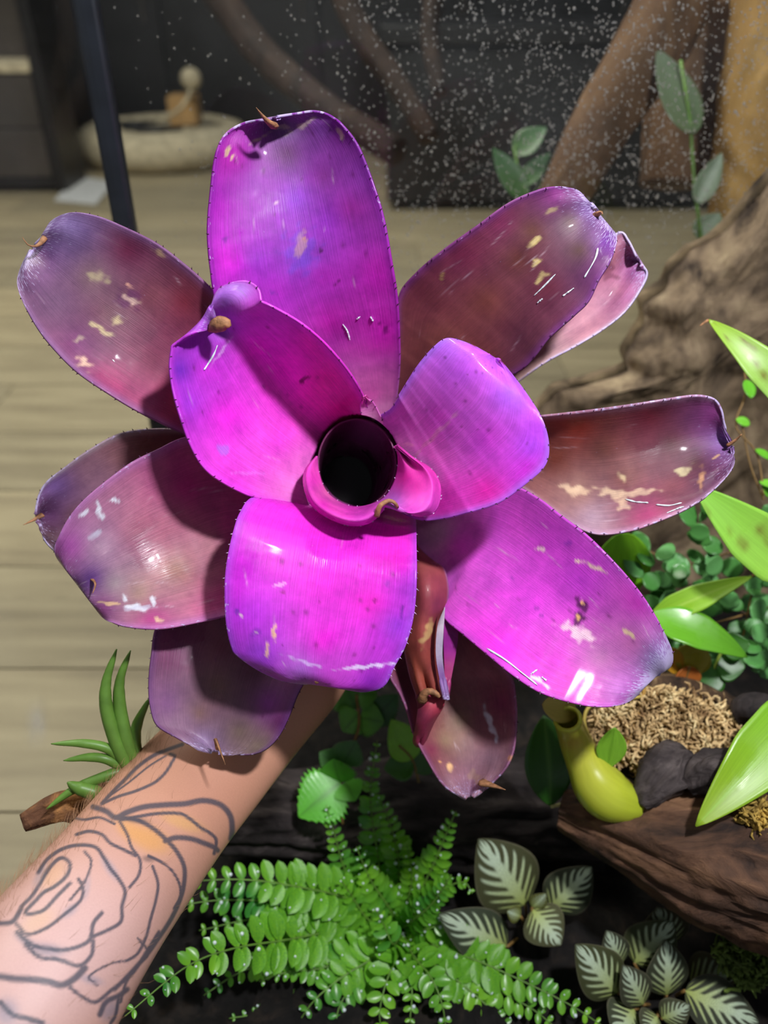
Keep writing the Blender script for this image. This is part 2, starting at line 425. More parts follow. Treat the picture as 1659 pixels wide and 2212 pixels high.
M['glass'] = glass_mat()
M['seal'] = plain('black_seal', (34, 38, 46), 0.3, 0.6)
TX0, TX1, TYB = -0.22, 0.46, 0.70
tank = thing('glass_terrarium', 'tall glass terrarium with black corner seal and wet rear pane', 'terrarium')
def single(name, lo, hi, mat, par=None):
    V, F = box_vf(lo, hi); return obj(name, V, F, mat, par or tank, smooth=False)
bp_ = obj('rear_pane', [(TX0 + 0.003, TYB, 0.03), (TX1, TYB, 0.03), (TX1, TYB, 1.1), (TX0 + 0.003, TYB, 1.1), (TX0 + 0.003, TYB + 0.004, 0.03), (TX1, TYB + 0.004, 0.03), (TX1, TYB + 0.004, 1.1), (TX0 + 0.003, TYB + 0.004, 1.1)],
          [(0,1,2,3), (5,4,7,6), (0,4,5,1), (1,5,6,2), (2,6,7,3), (3,7,4,0)], M['glass'], tank, smooth=False)
single('side_pane', (TX0 - 0.004, 0.08, 0.03), (TX0, TYB - 0.006, 1.1), M['glass'])
bev(single('corner_seal', (TX0 - 0.008, TYB - 0.007, 0.02), (TX0 + 0.010, TYB + 0.006, 1.1), M['seal']), 0.003)
single('base_plate', (TX0 - 0.006, 0.08, 0.012), (TX1, TYB + 0.006, 0.03), M['seal'])

# water drops on the rear pane
def water_mat():
    m, nt, b = new_mat('water_drop')
    b.inputs['Base Color'].default_value = (1, 1, 1, 1); b.inputs['Roughness'].default_value = 0.02
    b.inputs['Transmission Weight'].default_value = 0.84; b.inputs['IOR'].default_value = 1.33  # some diffuse white mixed in for the bright glints of the drops
    return m
M['water'] = water_mat()
J = Join(); seg = 8
ca, sa = np.cos(np.linspace(0, 2 * np.pi, seg, endpoint=False)), np.sin(np.linspace(0, 2 * np.pi, seg, endpoint=False))
cnt = 0
while cnt < 8000:
    x = rng.uniform(-0.2, 0.45); z = rng.uniform(0.44, 0.78)
    dens = smooth01((x + 0.12) / 0.26) * 0.95 + 0.06
    dens *= smooth01((z - 0.42 - 0.05 * math.sin(x * 9)) / 0.12)
    if rng.uniform() > dens: continue
    r = rng.uniform(0.00038, 0.00085) * (1.5 if rng.uniform() < 0.05 else 1)
    V = []; 
    for (rr, hh) in ((1, 0), (0.86, 0.36), (0.5, 0.62)):
        V += [(x + r * rr * c, TYB - 0.0002 - r * hh, z + r * 1.12 * rr * s) for c, s in zip(ca, sa)]
    V.append((x, TYB - 0.0002 - r * 0.72, z))
    F = []
    for k in range(2):
        for i in range(seg):
            F.append((k * seg + i, k * seg + (i + 1) % seg, (k + 1) * seg + (i + 1) % seg, (k + 1) * seg + i))
    F += [(2 * seg + i, 2 * seg + (i + 1) % seg, 3 * seg) for i in range(seg)]
    F.append(tuple(range(seg))[::-1])
    J.add(V, F); cnt += 1
o = obj('water_droplets', J.verts(), J.F, M['water'], bp_); o['kind'] = 'stuff'; o['label'] = 'condensation droplets whitened for their glints'

# soil bed
n, m = 70, 70
X, Y = np.meshgrid(np.linspace(TX0 + 0.012, TX1, n), np.linspace(0.085, TYB - 0.01, m), indexing='ij')
Z = np.array([[0.12 + 0.02 * mnoise.noise((a * 14, b * 14, 0)) + 0.008 * mnoise.noise((a * 60, b * 60, 3)) for a, b in zip(r1, r2)] for r1, r2 in zip(X, Y)])
top = np.stack([X, Y, Z], -1).reshape(-1, 3); bot = top.copy(); bot[:, 2] = 0.031
FF = [tuple(f) for f in grid_faces(n, m, 0, True)]
rim = [i * m for i in range(n)] + [(n - 1) * m + j for j in range(1, m)] + [i * m + m - 1 for i in range(n - 2, -1, -1)] + [j for j in range(m - 2, 0, -1)]
FF += [(rim[k], rim[(k + 1) % len(rim)], rim[(k + 1) % len(rim)] + n * m, rim[k] + n * m) for k in range(len(rim))]
o = obj('soil_bed', np.vstack([top, bot]), FF, M['soil']); tag(o, 'dark wet soil filling the terrarium bottom', 'soil', kind='stuff')

# ---- logs and bark
def log_vf(path, rad, seg=72, n=150, amp=0.22, seed=0, flat=1.0, fl=0.35):
    p = resample(path, n); r = np.interp(np.linspace(0, 1, n), np.linspace(0, 1, len(rad)), rad)
    tg = norm(np.gradient(p, axis=0)); s = norm(np.cross(tg, (0.1, 0.2, 1.0))); u = norm(np.cross(s, tg))
    V = []
    L = np.linspace(0, np.linalg.norm(np.diff(p, axis=0), axis=1).sum(), n)
    for i in range(n):
        for k in range(seg):
            a = 2 * math.pi * k / seg
            c, d = math.cos(a), math.sin(a)
            nn = mnoise.fractal((L[i] * 22 * fl + seed, c * 2.6, d * 2.6), 0.7, 2.1, 5) + 0.45 * abs(mnoise.noise((L[i] * 40 * fl, c * 7 + seed, d * 7)))
            V.append(p[i] + r[i] * (1 + amp * nn) * (c * s[i] + flat * d * u[i]))
    F = []
    for i in range(n - 1):
        for k in range(seg):
            a = i * seg + k; b = i * seg + (k + 1) % seg
            F.append((a, b, b + seg, a + seg))
    F.append(tuple(range(seg))[::-1]); F.append(tuple(range((n - 1) * seg, n * seg)))
    return np.array(V), F

V, F = log_vf([P(*map(np.array, a)) for a in ((220, 1755, 0.53), (420, 1760, 0.58), (760, 1750, 0.64), (1050, 1750, 0.65), (1300, 1760, 0.64))], [0.018, 0.026, 0.034, 0.040, 0.036], seed=3)
o = obj('driftwood_log', V, F, M['log_dark']); tag(o, 'wet black driftwood log lying across behind the fern', 'log')
V, F = log_vf([P(*map(np.array, a)) for a in ((1215, 1750, 0.545), (1330, 1785, 0.53), (1480, 1830, 0.515), (1660, 1880, 0.50), (1850, 1930, 0.49))], [0.013, 0.026, 0.040, 0.046, 0.048], seg=90, n=170, amp=0.20, seed=9, fl=0.4)
o = obj('cork_log', V, F, M['log_brown']); tag(o, 'thick brown cork log under the pitcher plant at the right', 'log')
# broken branch end carrying the succulent
V, F = log_vf([P(*map(np.array, a)) for a in ((50, 1778, 0.452), (95, 1758, 0.456), (150, 1742, 0.46), (250, 1732, 0.485), (330, 1735, 0.51), (430, 1745, 0.56))], [0.0045, 0.009, 0.011, 0.012, 0.012, 0.012], seg=40, n=60, amp=0.28, seed=5, fl=0.8)
o = obj('broken_branch', V, F, bark_mat('splintered_wood', (70, 44, 30), (104, 70, 50), (176, 124, 74), 40)); tag(o, 'short splintered brown branch under the slim-leaved succulent', 'branch')

# cork bark slab leaning in front of the rear pane, right
n, m = 120, 120
xs = np.linspace(0.10, 0.62, n); zs = np.linspace(0.13, 0.56, m)
left_edge = lambda z: np.interp(z, [0.13, 0.30, 0.40, 0.425, 0.44, 0.50, 0.56], [0.10, 0.12, 0.145, 0.16, 0.215, 0.225, 0.25])
top = np.zeros((n, m, 3))
for j, z in enumerate(zs):
    le = left_edge(z) + 0.012 * mnoise.noise((z * 40, 2, 0))
    for i in range(n):
        f = i / (n - 1); x = le + f * (0.62 - le)
        ht = 0.50 + 0.11 * float(smooth01((x - .23) / .14)) + 0.02 * mnoise.noise((x * 20, 5, 5))
        zz = 0.13 + (z - 0.13) / 0.43 * (ht - 0.13)
        d = 0.012 * mnoise.fractal((x * 13, 0.0, zz * 10), 0.75, 2.1, 5) + 0.010 * abs(mnoise.noise((x * 45, 1, zz * 25)))
        e = min(1, f * 14) * min(1, (1 - j / (m - 1)) * 16)
        top[i, j] = (x, 0.655 - d * 1.0 + (1 - e) * 0.02 + 0.0, zz)
back = top.copy(); back[..., 1] = 0.692
FF = [tuple(f) for f in grid_faces(n, m, 0)]
rim = [i * m for i in range(n)] + [(n - 1) * m + j for j in range(1, m)] + [i * m + m - 1 for i in range(n - 2, -1, -1)] + [j for j in range(m - 2, 0, -1)]
FF += [(rim[k], rim[k] + n * m, rim[(k + 1) % len(rim)] + n * m, rim[(k + 1) % len(rim)]) for k in range(len(rim))]
o = obj('cork_bark_slab', np.vstack([top.reshape(-1, 3), back.reshape(-1, 3)]), FF, M['bark_wall']); tag(o, 'rough brown cork bark slab lining the right of the terrarium', 'bark')

# wood and leaf shapes added behind the wet pane, standing for its reflections
M['reflection_faint'] = bark_mat('dark_brown_reflection', (34, 26, 22), (52, 40, 34), (70, 54, 44), 18, (1, 1, 0.4), 0.4)
M['reflection_dim'] = bark_mat('brown_reflection', (70, 52, 38), (100, 74, 54), (122, 94, 68), 18, (1, 1, 0.4), 0.4)
M['reflection_tan'] = bark_mat('tan_reflection', (120, 92, 54), (164, 128, 76), (186, 150, 96), 14, (1, 1, 0.3), 0.4)
def px_path(lst): return [P(*map(np.array, a)) for a in lst]
V, F = log_vf(px_path(((1480, -40, 0.78), (1400, 110, 0.79), (1310, 250, 0.81), (1235, 390, 0.83), (1190, 480, 0.85))), [0.036, 0.034, 0.031, 0.028, 0.024], seg=36, n=60, amp=0.10, seed=2)
o = obj('branch', V, F, M['reflection_dim']); tag(o, 'slanting brown stand-in for a reflection in the droplet-covered glass, right of centre', 'branch')
V, F = log_vf(px_path(((1740, -60, 0.74), (1700, 160, 0.77), (1665, 380, 0.80), (1630, 600, 0.84))), [0.062, 0.060, 0.056, 0.05], seg=40, n=60, amp=0.08, seed=4)
o = obj('reflected_trunk', V, F, M['reflection_tan']); tag(o, 'tan upright stand-in for a reflection in wet glass in the upper right corner', 'trunk')
V, F = log_vf(px_path(((1530, -60, 0.86), (1500, 150, 0.88), (1470, 400, 0.91))), [0.05, 0.05, 0.045], seg=36, n=50, amp=0.10, seed=6)
o = obj('reflected_trunk', V, F, M['reflection_dim']); tag(o, 'olive brown reflection stand-in between the slanting and the tan ones', 'trunk')
for (pp, rr, lab) in (
    (((730, -30, 1.25), (790, 90, 1.25), (850, 170, 1.25), (930, 300, 1.25)), 0.020, 'thin dim brown branch leaning right behind the wet glass, above the top leaf'),
    (((940, -40, 1.3), (930, 80, 1.3), (950, 200, 1.3)), 0.016, 'thin purplish brown upright branch behind the wet glass'),
    (((440, -60, 1.5), (560, 110, 1.5), (700, 230, 1.45), (860, 330, 1.4)), 0.030, 'broad faint brown branch behind the glass above the magenta leaf tip')):
    V, F = log_vf(px_path(pp), [rr, rr * 0.9, rr * 0.8], seg=24, n=40, amp=0.12, seed=len(lab))
    o = obj('branch', V, F, M['reflection_faint']); tag(o, lab, 'branch')  # reflections of arm and hand in the pane, built as solid branches

# ------------------------------------------------------------------ leaf tools
def blade_vf(base, tip, width, nrm, bend=0.0, cup=0.15, n=16, m=9, shape='ovate', droop=0.0, wave=0.0, serr=0.0):
    """a single leaf blade from base to tip (world points); returns V, F, u, v"""
    base = np.asarray(base, float); tip = np.asarray(tip, float)
    ax = tip - base; Ln = np.linalg.norm(ax); ax = ax / Ln
    nrm = norm(np.asarray(nrm, float) - ax * np.dot(nrm, ax)); side = np.cross(ax, nrm)
    u = np.linspace(0, 1, n); v = np.linspace(-1, 1, m)
    if shape == 'ovate': wd = np.sin(np.pi * u ** 0.72) ** 0.8
    elif shape == 'strap': wd = np.minimum(1, (u / 0.25) ** 0.6) * np.minimum(1, ((1 - u) / 0.5) ** 0.75)
    elif shape == 'round': wd = np.sin(np.pi * u) ** 0.55
    else: wd = np.sin(np.pi * u ** 1.0) ** 0.8
    wd = np.maximum(wd, 0.02) * width / 2 * (1 + serr * (np.abs(((u * 11) % 1) - .3) * 2 - .7))
    lift = bend * Ln * 4 * u * (1 - u) - droop * Ln * u * u
    V = base + u[:, None, None] * ax * Ln + (v[None, :] * wd[:, None])[..., None] * side + (lift[:, None] + cup * wd[:, None] * v[None, :] ** 2 + wave * width * np.sin(u * 14)[:, None] * np.abs(v)[None, :])[..., None] * nrm
    U = np.repeat(u, m); VV = np.tile((v + 1) / 2, n)
    return V.reshape(-1, 3), grid_faces(n, m), U, VV

TOCAM = norm(np.array([0.05, -0.62, 0.75]))
def green_leaf(name, parent, base, tip, width, c_base, c_tip, nrm=None, mat=None, spots=0, vein=None, th=0.0005, n=22, m=13, **k):
    V, F, u, v = blade_vf(base, tip, width, TOCAM if nrm is None else nrm, n=n, m=m, **k)
    c = lin(c_base) * (1 - u[:, None]) + lin(c_tip) * u[:, None]
    if vein is not None:
        wv = np.exp(-((v - 0.5) / 0.05) ** 2)[:, None] * 0.7; c = c * (1 - wv) + lin(vein) * wv
    for _ in range(spots):
        a, b = rng.uniform(0.1, 0.95), rng.uniform(0.1, 0.9); rr = rng.uniform(0.02, 0.05)
        wv = np.exp(-(((u - a) / rr) ** 2 + ((v - b) / (rr * 2.2)) ** 2))[:, None] * 0.85; c = c * (1 - wv) + lin((110, 84, 30)) * wv
    o = obj(name, V, F, mat or M['green'], parent, col=c, lc=np.stack([u, v, 0 * u], 1))
    return thicken(o, th)

def PP(px, py, t): return P(np.array(px), np.array(py), np.array(t))

# leaves added behind the wet pane, standing for reflections of plants in it
cp = thing('reflected_leaves', 'blurred grey green leaves standing in for a reflection in the wet glass beside the slanting shape', 'plant')
V, F = tube(px_path(((1520, 560, 0.78), (1500, 400, 0.77), (1490, 250, 0.76), (1470, 130, 0.75))), 0.0016, 6); obj('stem', V, F, M['fern_stalk'], cp)
for b, t, wd in (((1500, 290, 0.76), (1420, 105, 0.76), 0.040), ((1505, 440, 0.77), (1560, 330, 0.76), 0.022), ((1512, 520, 0.78), (1555, 460, 0.77), 0.03)):
    green_leaf('leaf', cp, PP(*b), PP(*t), wd, (100, 118, 84), (128, 144, 120))
cp = thing('reflected_shoot', 'blurred green leafy shoot standing in for a reflection in wet glass at the foot of the slanting shape', 'plant')
V, F = tube(px_path(((1150, 450, 0.86), (1125, 390, 0.86), (1110, 320, 0.86), (1150, 290, 0.86))), 0.0016, 6); obj('stem', V, F, M['fern_stalk'], cp)
for b, t, wd in (((1135, 430, 0.86), (1065, 320, 0.85), 0.03), ((1110, 330, 0.86), (1180, 275, 0.85), 0.03), ((1125, 400, 0.86), (1190, 330, 0.86), 0.022), ((1150, 440, 0.87), (1290, 330, 0.90), 0.028)):
    green_leaf('leaf', cp, PP(*b), PP(*t), wd, (70, 105, 50), (86, 122, 84))

# ------------------------------------------------------------------ the bromeliad
BK = 0.97
brom = thing('bromeliad', 'magenta and maroon bromeliad rosette held up by a tattooed arm', 'bromeliad')
NL0, MC0 = 150, 96
def brom_leaf(A, B, depth, chan, pal, vc=0.5, power=2.0, tip=None, tip_pale=0.25, edge_pale=0.14, spots=(), ripple=0.0012, spine=True, th=0.0011,
              edge_col=None, sp_mat='spine', warp=None, scars=0, shadeless=None, step=31, sp_from=0.15, name='leaf', parent=None, dimple=0.006, scratches=0, trails=()):
    NL, MC = (NL0, MC0) if name == 'leaf' else (90, 50)
    def edge(q):
        if None not in q: return resample(q, NL)
        k = q.index(None); n1 = int(NL * .80)
        return np.vstack([resample(q[:k], n1), resample([q[k - 1]] + q[k + 1:], NL - n1 + 1)[1:]])
    a = edge(A); b = edge(B)
    u = np.linspace(0, 1, NL); v = np.linspace(0, 1, MC)
    U, Vv = np.meshgrid(u, v, indexing='ij')
    px = a[:, None, 0] * (1 - Vv) + b[:, None, 0] * Vv
    py = a[:, None, 1] * (1 - Vv) + b[:, None, 1] * Vv
    d = np.interp(u, np.linspace(0, 1, 60), resample(np.asarray(depth, float), 400)[np.searchsorted(resample(np.asarray(depth, float), 400)[:, 0], np.linspace(0, 1, 60)).clip(0, 399), 1])
    ch = np.interp(u, [c[0] for c in chan], [c[1] for c in chan])
    s = np.where(Vv < vc, (vc - Vv) / vc, (Vv - vc) / (1 - vc))
    t = d[:, None] - ch[:, None] * np.abs(s) ** power
    sd = rng.uniform(0, 50)
    t = t + ripple * (np.sin(U * 7 + Vv * 4 + sd) + 0.6 * np.sin(Vv * 9 - U * 5 + sd * 2)) * np.clip(U * 3, 0, 1)
    t = t + dimple * np.exp(-((Vv - .5) / .13) ** 2) * smooth01((U - .78) / .2) - dimple * .5 * np.exp(-((np.abs(Vv - .5) - .3) / .12) ** 2) * smooth01((U - .72) / .2)
    if warp is not None: t = warp(U, Vv, px, py, t)
    if name == 'leaf':
        e_ = np.hypot((px - 771) / 92, (py - 1000) / 104)
        t = np.maximum(t, np.where(e_ < 1.0, .456 + np.minimum(.12, .22 * (1 - e_) ** .6), 0))
    W = P(px, py, t)
    # pigment, with wet highlights painted in among the spots
    pts = np.array([q[:2] for q in pal], float); cols = np.array([lin(q[2]) for q in pal])
    dd = np.hypot(px[..., None] - pts[:, 0], py[..., None] - pts[:, 1])
    wgt = 1.0 / (dd + 18.0) ** 2.6
    col = (wgt[..., None] * cols).sum(2) / wgt.sum(2)[..., None] * BK * np.array([1.06, 1.0, .92])
    e = np.minimum(Vv, 1 - Vv)
    if edge_col is not None:
        we = (np.exp(-(e / 0.035) ** 2) * 0.55)[..., None]; col = col * (1 - we) + lin(edge_col) * we
    for (sx, sy, rx, ry, an, c, st) in spots:
        ca_, sa_ = math.cos(math.radians(an)), math.sin(math.radians(an))
        ex = (px - sx) * ca_ + (py - sy) * sa_; ey = -(px - sx) * sa_ + (py - sy) * ca_
        jx = np.sin(py * .17 + sx) + .8 * np.sin(px * .23 + py * .10 + sy) + .6 * np.sin(px * .09 - py * .36 + sx * 2); jy = np.sin(px * .19 + sy) + .8 * np.sin(px * .14 + py * .24 + sx)
        wv = (np.exp(-(((ex + jx * rx * .28) / rx) ** 2 + ((ey + jy * ry * .30) / ry) ** 2) ** 3) * st)[..., None]
        col = col * (1 - wv) + lin(c) * wv
    for _ in range(scars):
        a_, b_ = rng.uniform(0.3, 0.95), rng.uniform(0.08, 0.92); rr = rng.uniform(0.004, 0.010)
        wv = (np.exp(-(((U - a_) / rr) ** 2 + ((Vv - b_) / (rr * 1.3)) ** 2)) * 0.6)[..., None]
        col = col * (1 - wv) + lin((80, 20, 75)) * wv
    for _ in range(int(scratches * .7)):
        a_, b_ = rng.uniform(0.25, 0.95), rng.uniform(0.08, 0.92); an = rng.normal(0, .35); ln = rng.uniform(.008, .035)
        ex = (U - a_) * math.cos(an) + (Vv - b_) * math.sin(an); ey = -(U - a_) * math.sin(an) + (Vv - b_) * math.cos(an)
        wv = (np.exp(-((ex / ln) ** 4 + (ey / .004) ** 2)) * rng.uniform(.10, .38))[..., None]
        col = col * (1 - wv) + lin((214, 190, 205)) * wv
    scale = np.clip(smooth01((U - 0.80) / 0.20) * tip_pale * 1.4 + np.exp(-(e / 0.022) ** 2) * edge_pale * smooth01((U - 0.2) / 0.4), 0, 0.5)
    lc = np.stack([U, Vv, scale], -1)
    o = obj(name, W.reshape(-1, 3), grid_faces(NL, MC), M['brom'], parent or brom, col=np.clip(col, 0, 1).reshape(-1, 3), lc=lc.reshape(-1, 3))
    thicken(o, th)
    for tr_ in trails:  # white trails standing in for wet highlights on the leaf
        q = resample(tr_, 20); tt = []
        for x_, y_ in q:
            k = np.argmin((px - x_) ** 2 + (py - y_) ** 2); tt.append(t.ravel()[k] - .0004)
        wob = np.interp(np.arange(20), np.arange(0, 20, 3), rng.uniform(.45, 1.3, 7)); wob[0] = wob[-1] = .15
        V_, F_ = tube(P(q[:, 0], q[:, 1], np.array(tt)), wob * .00048, 7, ref=tuple(FWD)); obj('highlight_trail', V_, F_, M['white_glint'], o)
    if spine:
        J = Join()
        for row, q, inn in ((W[:, 0], a, W[:, 4]), (W[:, -1], b, W[:, -5])):
            L = np.concatenate([[0], np.cumsum(np.linalg.norm(np.diff(q, axis=0), axis=1))])
            for s_ in np.arange(L[-1] * sp_from, L[-1] * 0.985, step):
                s_ = s_ + rng.uniform(-10, 10); k = int(np.clip(np.searchsorted(L, s_), 1, NL - 2))
                outw = norm(row[k] - inn[k]); fw = norm(row[k + 1] - row[k - 1])
                h = rng.uniform(0.0006, 0.0015); bs = row[k]
                nn = norm(np.cross(outw, fw))
                p0 = bs - outw * 0.0004 - fw * 0.0005 + nn * 0.0003; p1 = bs - outw * 0.0004 + fw * 0.0005 + nn * 0.0003; p2 = bs - outw * 0.0004 - nn * 0.0006
                J.add([p0, p1, p2, bs + outw * h + fw * h * 0.55], [(0, 1, 3), (1, 2, 3), (2, 0, 3), (0, 2, 1)])
        so = obj('margin_spines', J.verts(), J.F, M[sp_mat], o, smooth=False); so['kind'] = 'stuff'
    if tip:
        V, F = tube(resample([PP(*q) for q in tip[0]], 10), np.linspace(tip[1], 0.0002, 10), 6, flat=0.6)
        obj('tip_spine', V, F, M['dry'], o)
    return o

# outer leaves, back to front
brom_leaf([(860,960),(1000,880),(1120,720),(1230,620),(1290,560),(1335,503),(1355,520),(1372,555)], [(880,980),(1020,900),(1120,822),(1180,780),(1240,748),(1300,712),(1350,672),(1385,622),(1396,592),(1386,575)],
    [(0,.55),(.3,.50),(.6,.470),(1,.462)], [(0,.01),(.6,.012),(1,.004)],
    [(1180,760,(205,165,180)),(1260,690,(195,140,165)),(1330,630,(170,110,140)),(1310,560,(150,95,110)),(1375,590,(140,80,150)),(1360,640,(170,100,160)),(1050,850,(200,170,180))], edge_col=(200,190,215), tip_pale=.2, edge_pale=.3,
    spots=[(1310,580,26,16,40,(90,40,60),.6)], sp_mat='spine_pale')
brom_leaf([(740,1010),(560,950),(420,930),(340,925),(260,935),(190,972),(140,1008),(100,1040),(82,1070),(74,1108)], [(730,1090),(520,1120),(330,1180),(220,1205),(150,1210),(115,1190),(94,1166),(88,1142),(80,1128)],
    [(0,.55),(.3,.50),(.6,.465),(1,.46)], [(0,.01),(.6,.014),(1,.008)],
    [(200,1010,(158,118,145)),(320,960,(120,78,82)),(260,980,(150,105,120)),(120,1050,(118,88,158)),(110,1110,(110,70,120)),(110,1160,(78,52,66)),(170,1120,(110,75,85))], tip=(((92,1112,.458),(75,1122,.455),(50,1134,.452)), .0022),
    edge_col=(190,175,190), tip_pale=.15, edge_pale=.2)
brom_leaf([(740,960),(620,790),(540,700),(480,645),(440,605),(400,570),(340,525),(270,490),(210,466),(155,459),(115,478),(100,505),(80,526)], [(740,1010),(600,985),(480,965),(395,938),(300,892),(230,850),(165,805),(115,755),(80,710),(50,655),(39,615),(48,580),(65,545)],
    [(0,.55),(.3,.475),(.6,.435),(.85,.428),(1,.44)], [(0,.01),(.5,.018),(.85,.010),(1,.0)],
    [(200,600,(124,98,112)),(240,680,(124,90,106)),(130,640,(112,80,118)),(90,560,(92,46,104)),(150,490,(150,128,196)),(110,520,(140,110,180)),(280,540,(112,42,80)),(400,650,(112,44,62)),(330,780,(122,58,88)),(330,640,(116,66,84)),(250,840,(160,66,118)),(380,880,(160,60,90)),(170,740,(120,66,118)),(480,760,(110,45,60)),(300,860,(165,80,125))],
    tip=(((98,512,.430),(82,530,.424),(62,530,.420),(48,512,.418)), .0022), edge_col=(150,110,165), tip_pale=.27, edge_pale=.1,
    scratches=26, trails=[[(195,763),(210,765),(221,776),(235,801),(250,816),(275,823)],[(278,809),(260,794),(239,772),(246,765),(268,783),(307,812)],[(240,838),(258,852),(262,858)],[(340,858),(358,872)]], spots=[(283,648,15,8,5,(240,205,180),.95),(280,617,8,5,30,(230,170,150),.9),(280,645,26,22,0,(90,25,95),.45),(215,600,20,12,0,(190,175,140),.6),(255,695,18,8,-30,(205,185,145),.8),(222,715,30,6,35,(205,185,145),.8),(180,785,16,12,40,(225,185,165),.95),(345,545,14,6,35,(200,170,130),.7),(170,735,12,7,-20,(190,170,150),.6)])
brom_leaf([(800,950),(850,850),(860,720),(862,640),(900,590),(960,540),(1030,490),(1095,443),(1150,417),(1200,404),(1245,409),(1270,432),(1290,455)], [(850,960),(930,900),(1010,860),(1115,805),(1150,775),(1185,730),(1240,680),(1270,650),(1292,605),(1320,560),(1333,520),(1325,497),(1297,480)],
    [(0,.55),(.3,.485),(.6,.445),(.85,.430),(1,.438)], [(0,.01),(.5,.016),(.85,.012),(1,.0)],
    [(1000,550,(118,46,80)),(1080,480,(125,50,95)),(1150,500,(106,68,60)),(1230,480,(112,90,92)),(1250,540,(92,70,68)),(1050,650,(110,60,58)),(920,650,(108,54,66)),(950,750,(126,76,70)),(1180,620,(102,42,64)),(1200,418,(150,66,150)),(1310,520,(116,66,158)),(1290,590,(100,46,108)),(1130,760,(96,52,72)),(1270,450,(130,100,170)),(1030,780,(115,60,60)),(1120,560,(100,55,52))],
    tip=(((1285,466,.436),(1298,458,.430),(1302,463,.428)), .0028), edge_col=(120,60,140), tip_pale=.27, edge_pale=.1,
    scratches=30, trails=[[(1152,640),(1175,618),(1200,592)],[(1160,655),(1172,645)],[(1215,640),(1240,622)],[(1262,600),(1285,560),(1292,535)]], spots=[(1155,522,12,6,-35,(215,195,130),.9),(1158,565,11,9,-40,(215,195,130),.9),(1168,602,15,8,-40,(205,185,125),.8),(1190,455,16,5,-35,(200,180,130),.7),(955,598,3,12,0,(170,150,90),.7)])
brom_leaf([(830,1000),(950,920),(1080,908),(1170,900),(1260,890),(1350,878),(1440,864),(1500,856),(1540,862),(1556,885),(1562,915),(1577,952)], [(840,1060),(960,1070),(1060,1060),(1120,1050),(1180,1090),(1235,1130),(1290,1153),(1360,1146),(1420,1126),(1480,1100),(1530,1068),(1570,1030),(1587,1000),(1583,970)],
    [(0,.55),(.3,.49),(.6,.460),(.85,.452),(1,.450)], [(0,.01),(.5,.022),(.85,.018),(1,.0)],
    [(1250,915,(150,54,40)),(1400,895,(112,40,60)),(1300,970,(98,58,54)),(1450,960,(84,46,56)),(1200,990,(112,60,50)),(1250,1060,(150,112,108)),(1450,1050,(134,78,92)),(1350,1030,(128,84,84)),(1400,1115,(165,66,120)),(1540,900,(130,56,130)),(1560,950,(132,100,172)),(1540,1030,(86,46,80)),(1280,1120,(165,140,165)),(1500,1000,(88,54,60))],
    vc=0.42, tip=(((1572,962,.448),(1590,950,.444),(1602,938,.440)), .0020), edge_col=(190,150,185), tip_pale=.16, edge_pale=.22,
    scratches=16, trails=[[(1350,1078),(1373,1084),(1401,1086)],[(1417,1090),(1445,1092),(1473,1086)],[(1440,1108),(1465,1098),(1478,1094)]], spots=[(1238,1058,26,11,5,(222,190,160),.9),(1320,1065,36,9,12,(222,190,160),.9),(1370,1065,40,7,-8,(215,180,155),.85),(1345,1090,12,14,30,(215,180,155),.85),(1515,1035,5,28,8,(190,140,105),.9),(1475,1018,16,9,-20,(205,190,150),.85),(1545,988,10,3,-30,(200,160,120),.8),(1343,1030,6,9,-20,(215,190,150),.8)])  # beige spots are reflections on wet puddles, painted into the colour
brom_leaf([(850,1150),(850,1300),(840,1400),(838,1455),(862,1500),(878,1540),(893,1590),(925,1650),(950,1690),(975,1712),(1005,1725)], [(900,1150),(990,1300),(1060,1410),(1105,1460),(1115,1500),(1118,1560),(1112,1620),(1095,1660),(1070,1688),(1050,1706),(1025,1720)],
    [(0,.55),(.3,.51),(.6,.492),(.85,.478),(1,.466)], [(0,.01),(.5,.026),(.85,.018),(1,.0)],
    [(1050,1450,(142,92,116)),(1000,1420,(150,100,120)),(990,1560,(132,106,88)),(960,1600,(140,115,95)),(1090,1520,(122,52,96)),(1060,1640,(142,112,134)),(1010,1700,(158,118,148)),(930,1620,(130,48,86)),(870,1500,(98,46,70)),(905,1560,(150,55,80)),(1040,1560,(128,80,100))],
    tip=(((1040,1690,.464),(1065,1697,.458),(1092,1706,.452)), .0035), edge_col=(150,90,140), tip_pale=.16, edge_pale=.10,
    scratches=12, trails=[[(1040,1515),(1048,1535),(1056,1560),(1072,1585)],[(875,1475),(882,1500)]], spots=[(970,1655,7,9,0,(240,190,140),.9),(948,1646,4,4,0,(225,160,110),.9),(1060,1560,7,36,-22,(205,215,235),.8),(1105,1637,5,8,0,(200,140,100),.8),(1030,1680,22,12,30,(170,135,120),.6)])  # long bluish spot is a painted wet highlight
